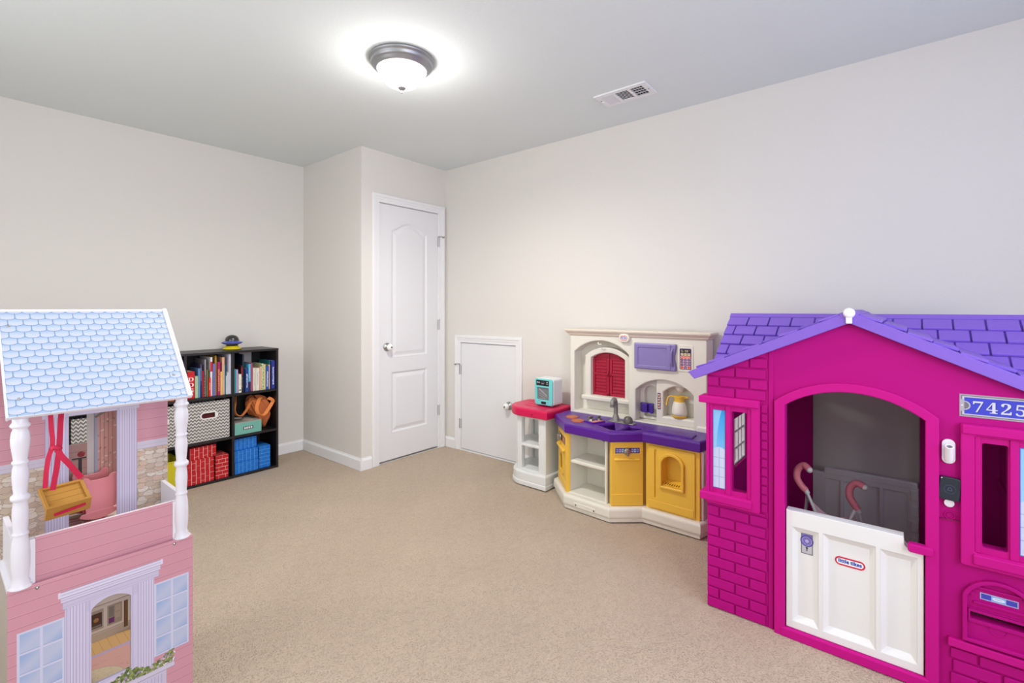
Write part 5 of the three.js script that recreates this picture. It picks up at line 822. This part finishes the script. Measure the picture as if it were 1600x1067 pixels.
  const rug = print(0, W, 0, 0.16, (c, R) => { R('#e4dacd', 0, W, 0, 0.16); c.fillStyle = '#d98a90'; for (let i = 0; i < 9; i++) { c.beginPath(); c.ellipse(0.17 + (i % 3) * 0.03, 0.06 + Math.floor(i / 3) * 0.025, 0.016, 0.009, i, 0, 7); c.fill(); } R('#efe8de', 0.02, 0.15, 0.02, 0.12); });
  { const g = bx(0, W, 0.525, 0.545, -0.408, -0.246); mapUV(g, 0, W, -0.246, -0.406, 'x', 'z'); part(t, 'upper_floor', g, rug, 'pale upper floor printed with a pink rug'); }
  // balcony front and rails
  const bal = print(0.05, 0.347, 0.52, 0.636, (c, R) => { siding(c, R, 0.05, 0.347, 0.52, 0.636, 0.031, 0.012); R('#e6d9de', 0.05, 0.347, 0.6335, 0.636); });
  part(t, 'balcony_panel', mapUV(bx(0.050, 0.347, 0.490, 0.6345, -0.026, -0.018, 0.0008), 0.05, 0.347, 0.52, 0.636), bal, 'pink siding balcony front');
  for (const [a, b] of [[0.026, 0.0505], [0.3465, 0.370]]) part(t, 'post', bx(a, b, 0.5205, 0.632, -0.034, -0.012, 0.0015), M.dhWhite);
  for (const s of [0, 1]) {
    const a = s ? W - 0.021 : 0.009, b = a + 0.012; part(t, 'side_rail', [bx(a, b, 0.5205, 0.640, -0.235, -0.034, 0.0012)], M.dhWhite, 'white side rail of the terrace');
  }
  // turned columns
  const cp = [[0.0215, 0], [0.0215, 0.004], [0.0175, 0.008], [0.0185, 0.014], [0.0150, 0.020], [0.0162, 0.032], [0.0178, 0.055], [0.0180, 0.085], [0.0166, 0.112], [0.0138, 0.128], [0.0160, 0.132], [0.0160, 0.136], [0.0135, 0.140], [0.0145, 0.155], [0.0158, 0.178], [0.0150, 0.198], [0.0132, 0.214], [0.0182, 0.219], [0.0190, 0.224], [0.0182, 0.229], [0.0128, 0.235], [0.0148, 0.258], [0.0162, 0.278], [0.0150, 0.296], [0.0130, 0.306], [0.0162, 0.310], [0.0162, 0.314], [0.0132, 0.318], [0.0152, 0.334], [0.0180, 0.356], [0.0184, 0.370], [0.0168, 0.386], [0.0138, 0.396], [0.0178, 0.400], [0.0200, 0.404], [0.0178, 0.408], [0.0150, 0.412], [0.0150, 0.442], [0, 0.442]];
  for (const x of [0.0235, 0.3685]) part(t, 'column', lathe(cp, 30).translate(x, 0.5205, -0.0125 + 0.0), M.dhWhite, 'white turned column');
  // upper front wall set back behind the terrace
  const fac = print(0, W, 0.52, 1.12, (c, R) => {
    siding(c, R, 0, W, 0.77, 1.12, 0.031, 0.02); stones(c, 0, W, 0.52, 0.757, 991); R('#c9c1cf', 0, W, 0.756, 0.781); R('#9d94a8', 0, W, 0.756, 0.7572); R('#b3aac0', 0, W, 0.768, 0.769);
    flutes(R, 0.094, 0.146, 0.52, 0.905); flutes(R, 0.259, 0.311, 0.52, 0.905); R('#cbc4d8', 0.088, 0.317, 0.893, 0.94); R('#a49cba', 0.088, 0.317, 0.904, 0.9055); R('#a49cba', 0.088, 0.317, 0.925, 0.9262); R('#bdb5cc', 0.139, 0.146, 0.52, 0.9); R('#bdb5cc', 0.259, 0.266, 0.52, 0.9);
  });
  part(t, 'upper_wall', mapUV(ext(holed(poly([[0, 0.5205], [W, 0.5205], [W, 1.185], [0, 1.185]]), poly([[0.146, 0.545], [0.26, 0.545], [0.26, 0.893], [0.146, 0.893]])), -0.250, -0.240, 0.0008), 0, W, 0.52, 1.12), fac, 'upper front printed with pink siding, stone and white pilasters');
  part(t, 'upper_side', bx(0, 0.009, 0.545, 1.10, -0.408, -0.25), M.dhMdf); part(t, 'upper_side', ext(holed(poly([[0.25, 0.545], [0.408, 0.545], [0.408, 1.1], [0.25, 1.1]]), rrect(0.265, 0.395, 0.57, 1.0, 0.02)), 0, 0.009).rotateY(PI / 2).translate(W - 0.009, 0, 0), M.dhMdf, 'open side frame');
  const bk = print(0, W, 0.545, 1.1, (c, R) => {
    R('#b58b82', 0, W, 0.545, 1.1); for (let y = 0.55; y < 0.80; y += 0.028) R('#85605a', 0, 0.216, y, y + 0.0012);
    R('#aab0ca', 0.222, W, 0.545, 1.1); R('#d6cfcf', 0.214, 0.232, 0.545, 1.1); R('#a49aa4', 0.231, 0.234, 0.545, 1.1);
    c.fillStyle = '#dba69e'; c.beginPath(); c.moveTo(0.238, 1.0); c.lineTo(0.300, 1.0); c.quadraticCurveTo(0.285, 0.86, 0.290, 0.82); c.quadraticCurveTo(0.310, 0.72, 0.302, 0.545); c.lineTo(0.238, 0.545); c.quadraticCurveTo(0.244, 0.74, 0.240, 0.82); c.fill();
    let q = 9; const r = () => { q = (q * 1103515245 + 12345) % 2147483648; return q / 2147483648; }; c.save(); c.clip(); for (let i = 0; i < 420; i++) { c.fillStyle = ['#ecc8bd', '#c47f78', '#e0beb4', '#b09484', '#f0d6ca'][Math.floor(r() * 5)]; c.beginPath(); c.ellipse(0.235 + r() * 0.08, 0.545 + r() * 0.46, 0.0025, 0.0042, r() * 3, 0, 7); c.fill(); } for (let x = 0.246; x < 0.30; x += 0.011) { c.fillStyle = 'rgba(96,52,50,0.35)'; c.fillRect(x, 0.545, 0.002, 0.5); } c.restore();
    c.strokeStyle = '#8a7f70'; c.lineWidth = 0.008; c.beginPath(); c.moveTo(0.234, 0.852); c.quadraticCurveTo(0.262, 0.872, 0.296, 0.884); c.stroke();
    R('#2a2220', 0.176, 0.212, 0.722, 0.7265); R('#352a26', 0.192, 0.201, 0.64, 0.722); c.fillStyle = '#8e1420'; c.beginPath(); c.ellipse(0.199, 0.737, 0.0095, 0.009, 0, 0, 7); c.fill(); R('#b0303c', 0.201, 0.210, 0.739, 0.7425);
  });
  part(t, 'room_panel', mapUV(ext(holed(poly([[0.009, 0.545], [W - 0.009, 0.545], [W - 0.009, 1.09], [0.009, 1.09]]), poly([[0.10, 0.772], [0.214, 0.772], [0.214, 0.97], [0.10, 0.97]])), -0.408, -0.402), 0, W, 0.545, 1.1), bk, 'back panel printed with a curtain and planks, with a window cut out');
  // roof with scalloped print
  const e = [0.012, 0.951], r = [-0.240, 1.2135], L = Math.hypot(e[0] - r[0], e[1] - r[1]), an = Math.atan2(r[1] - e[1], e[0] - r[0]), x0 = -0.002, x1 = 0.390;
  const roof = print(x0, x1, 0, L, (c, R) => {
    R('#a5b8d2', x0, x1, 0, L); const n = 16, p = L / n, cw = 0.0302, a = x0 + 0.003, b = x1 - 0.012;
    c.save(); c.beginPath(); c.rect(a, 0, b - a, L); c.clip();
    for (let k = -1; k <= n; k++) for (let i = -1; i < 15; i++) {
      const x = a + i * cw + (k % 2 ? cw / 2 : 0), y = k * p + 0.004; c.beginPath(); c.moveTo(x, y + p + 0.006); c.lineTo(x, y + 0.009); c.bezierCurveTo(x, y - 0.0022, x + cw, y - 0.0022, x + cw, y + 0.009); c.lineTo(x + cw, y + p + 0.006); c.closePath();
      const g = c.createLinearGradient(0, y, 0, y + p + 0.004); g.addColorStop(0, '#c4c6d6'); g.addColorStop(0.5, '#b9c3d8'); g.addColorStop(1, '#96aecb'); c.fillStyle = g; c.fill(); c.strokeStyle = '#6288b4'; c.lineWidth = 0.0017; c.stroke();
    } c.restore(); R('#dcdae2', b, x1, 0, L); R('#dcdae2', x0, a, 0, L); R('#dcdae2', x0, x1, L - 0.002, L);
  });
  const onRoof = (g) => g.rotateX(-(PI / 2 - an)).translate(0, e[1], e[0]);
  part(t, 'roof_panel', onRoof(mapUV(bx(x0, x1, 0, L, -0.009, 0, 0.0008), x0, x1, 0, L)), roof, 'pale blue roof printed with scalloped shingles');
  part(t, 'rake_board', onRoof(bx(x1 - 0.011, x1 + 0.001, -0.001, L + 0.001, -0.008, 0.0035, 0.001)), M.dhWhite); part(t, 'rake_board', onRoof(bx(x0 - 0.001, x0 + 0.003, -0.001, L + 0.001, -0.014, 0.001, 0.0006)), M.dhWhite);
  part(t, 'eave_board', onRoof(bx(x0, x1, -0.0015, 0.0004, -0.0095, -0.0004, 0.0004)), M.dhWhite); part(t, 'roof_back', [bx(x0, x1, -0.009, 0, -0.22, 0.0).rotateX(-0.75).translate(0, 1.213, -0.238)], M.dhWhite);
  for (const [x, y] of [[0.022, 0.052], [0.017, 0.300], [0.358, 0.085], [0.367, 0.335]]) part(t, 'screw', onRoof(lathe([[0, 0.003], [0.0028, 0.0024], [0.004, 0.0006], [0.004, 0]], 16).rotateX(PI / 2).translate(x, y, 0)), M.nickel);
}
/* wooden swing on crimson ribbons */
{
  const t = thing('toy_swing', 'small tilted wooden tray swing hung on crimson ribbons under the dollhouse roof', 'swing', toDoll(0.118, 0.70, -0.10), DT);
  const wood = std({ roughness: 0.6, map: canvasTex(256, 128, (x, w, h) => { x.fillStyle = '#b78434'; x.fillRect(0, 0, w, h); for (let i = 0; i < 60; i++) { x.fillStyle = `rgba(${110 + (i * 7) % 50},${70 + (i * 5) % 40},20,0.16)`; x.fillRect(0, (i * 29) % h, w, 1 + i % 3); } }, { repeat: true }) });
  const s = new THREE.Group(); s.name = 'seat'; s.rotation.set(0.5, 0.10, -0.02); t.add(s);
  const w = 0.047, d = 0.042, uv = (g) => metreUV(g, 0.1, 0.05);
  for (const z of [-0.0345, -0.012, 0.0105]) part(s, 'slat', uv(bx(-w + 0.008, w - 0.008, -0.004, 0.001, z, z + 0.0215, 0.001)), wood);
  part(s, 'rim', [uv(bx(-w, w, -0.034, 0.009, d - 0.008, d, 0.0015))], wood); part(s, 'rim', [uv(bx(-w, w, -0.006, 0.007, -d, -d + 0.008, 0.0015))], wood); part(s, 'rim', [uv(bx(-w, -w + 0.008, -0.006, 0.008, -d, d - 0.008, 0.0015))], wood); part(s, 'rim', [uv(bx(w - 0.008, w, -0.006, 0.007, -d, d - 0.008, 0.0015))], wood);
  part(s, 'ribbon', ribbon([[-0.03, -0.019, d + 0.0006], [-0.01, -0.014, d + 0.0026], [0.015, -0.011, d + 0.0026], [0.035, -0.009, d + 0.0006]], 0.0095, 0.0014, [0, 1, 0]), M.redRibbon);
  const q = (x, y, z = -0.10) => [x - 0.118, y - 0.70, z + 0.10];
  part(t, 'ribbon', ribbon([q(0.086, 1.062, -0.10), q(0.0875, 0.98), q(0.090, 0.90), q(0.092, 0.845, -0.095), q(0.084, 0.815, -0.09), q(0.079, 0.78, -0.085), q(0.0765, 0.735, -0.085)], 0.0105, 0.0016, [1, 0, 0.25]), M.redRibbon);
  part(t, 'ribbon', ribbon([q(0.112, 1.060, -0.10), q(0.1115, 0.97), q(0.1085, 0.89), q(0.104, 0.83, -0.088), q(0.098, 0.78, -0.08), q(0.090, 0.728, -0.076)], 0.0125, 0.0016, [1, 0, -0.2]), M.redRibbon);
  part(t, 'ribbon', ribbon([q(0.097, 0.842, -0.086), q(0.108, 0.815, -0.084), q(0.126, 0.785, -0.084), q(0.150, 0.742, -0.088)], 0.0135, 0.0016, [1, 0.55, 0.1]), M.redRibbon);
  part(t, 'knot', [ribbon([q(0.088, 0.838, -0.088), q(0.094, 0.842, -0.080), q(0.103, 0.838, -0.078), q(0.109, 0.832, -0.086)], 0.009, 0.003, [0.1, 1, 0])], M.redRibbon);
}
/* pink cradle in the upper room */
{
  const t = thing('toy_cradle', 'pink toy cradle with scalloped ends inside the upper doorway of the dollhouse', 'cradle', toDoll(0.222, 0.5455, -0.332), DT);
  t.rotation.y += 0.10;
  const end = () => { const s = new THREE.Shape(); s.moveTo(-0.033, 0.026); s.lineTo(0.036, 0.026); s.lineTo(0.047, 0.128); s.bezierCurveTo(0.048, 0.143, 0.028, 0.142, 0.022, 0.128); s.quadraticCurveTo(0, 0.126, -0.022, 0.128); s.bezierCurveTo(-0.028, 0.142, -0.048, 0.143, -0.047, 0.128); s.lineTo(-0.033, 0.026); return s; };
  const rock = () => { const s = new THREE.Shape(); s.moveTo(-0.050, 0.018); s.quadraticCurveTo(0, -0.012, 0.050, 0.018); s.lineTo(0.046, 0.026); s.quadraticCurveTo(0, 0.034, -0.046, 0.026); s.lineTo(-0.050, 0.018); return s; };
  for (const z of [0.034, -0.046]) { const b = part(t, 'end_board', ext(end(), z, z + 0.007, 0.0012), M.cribPink); part(b, 'rocker', ext(rock(), z + 0.001, z + 0.008, 0.0012), M.cribPink); }
  part(t, 'side_board', [bx(-0.003, 0.003, 0.03, 0.112, -0.042, 0.036, 0.001).rotateZ(0.11).translate(-0.034, 0, 0)], std({ color: 0xb0303f, roughness: 0.55 })); part(t, 'side_board', [bx(-0.003, 0.003, 0.03, 0.112, -0.042, 0.036, 0.001).rotateZ(-0.11).translate(0.036, 0, 0)], M.cribPink);
  part(t, 'mattress', bx(-0.034, 0.036, 0.028, 0.04, -0.042, 0.036, 0.003), std({ color: 0xb0303f, roughness: 0.9 }));
}
renderer.render(scene, camera);
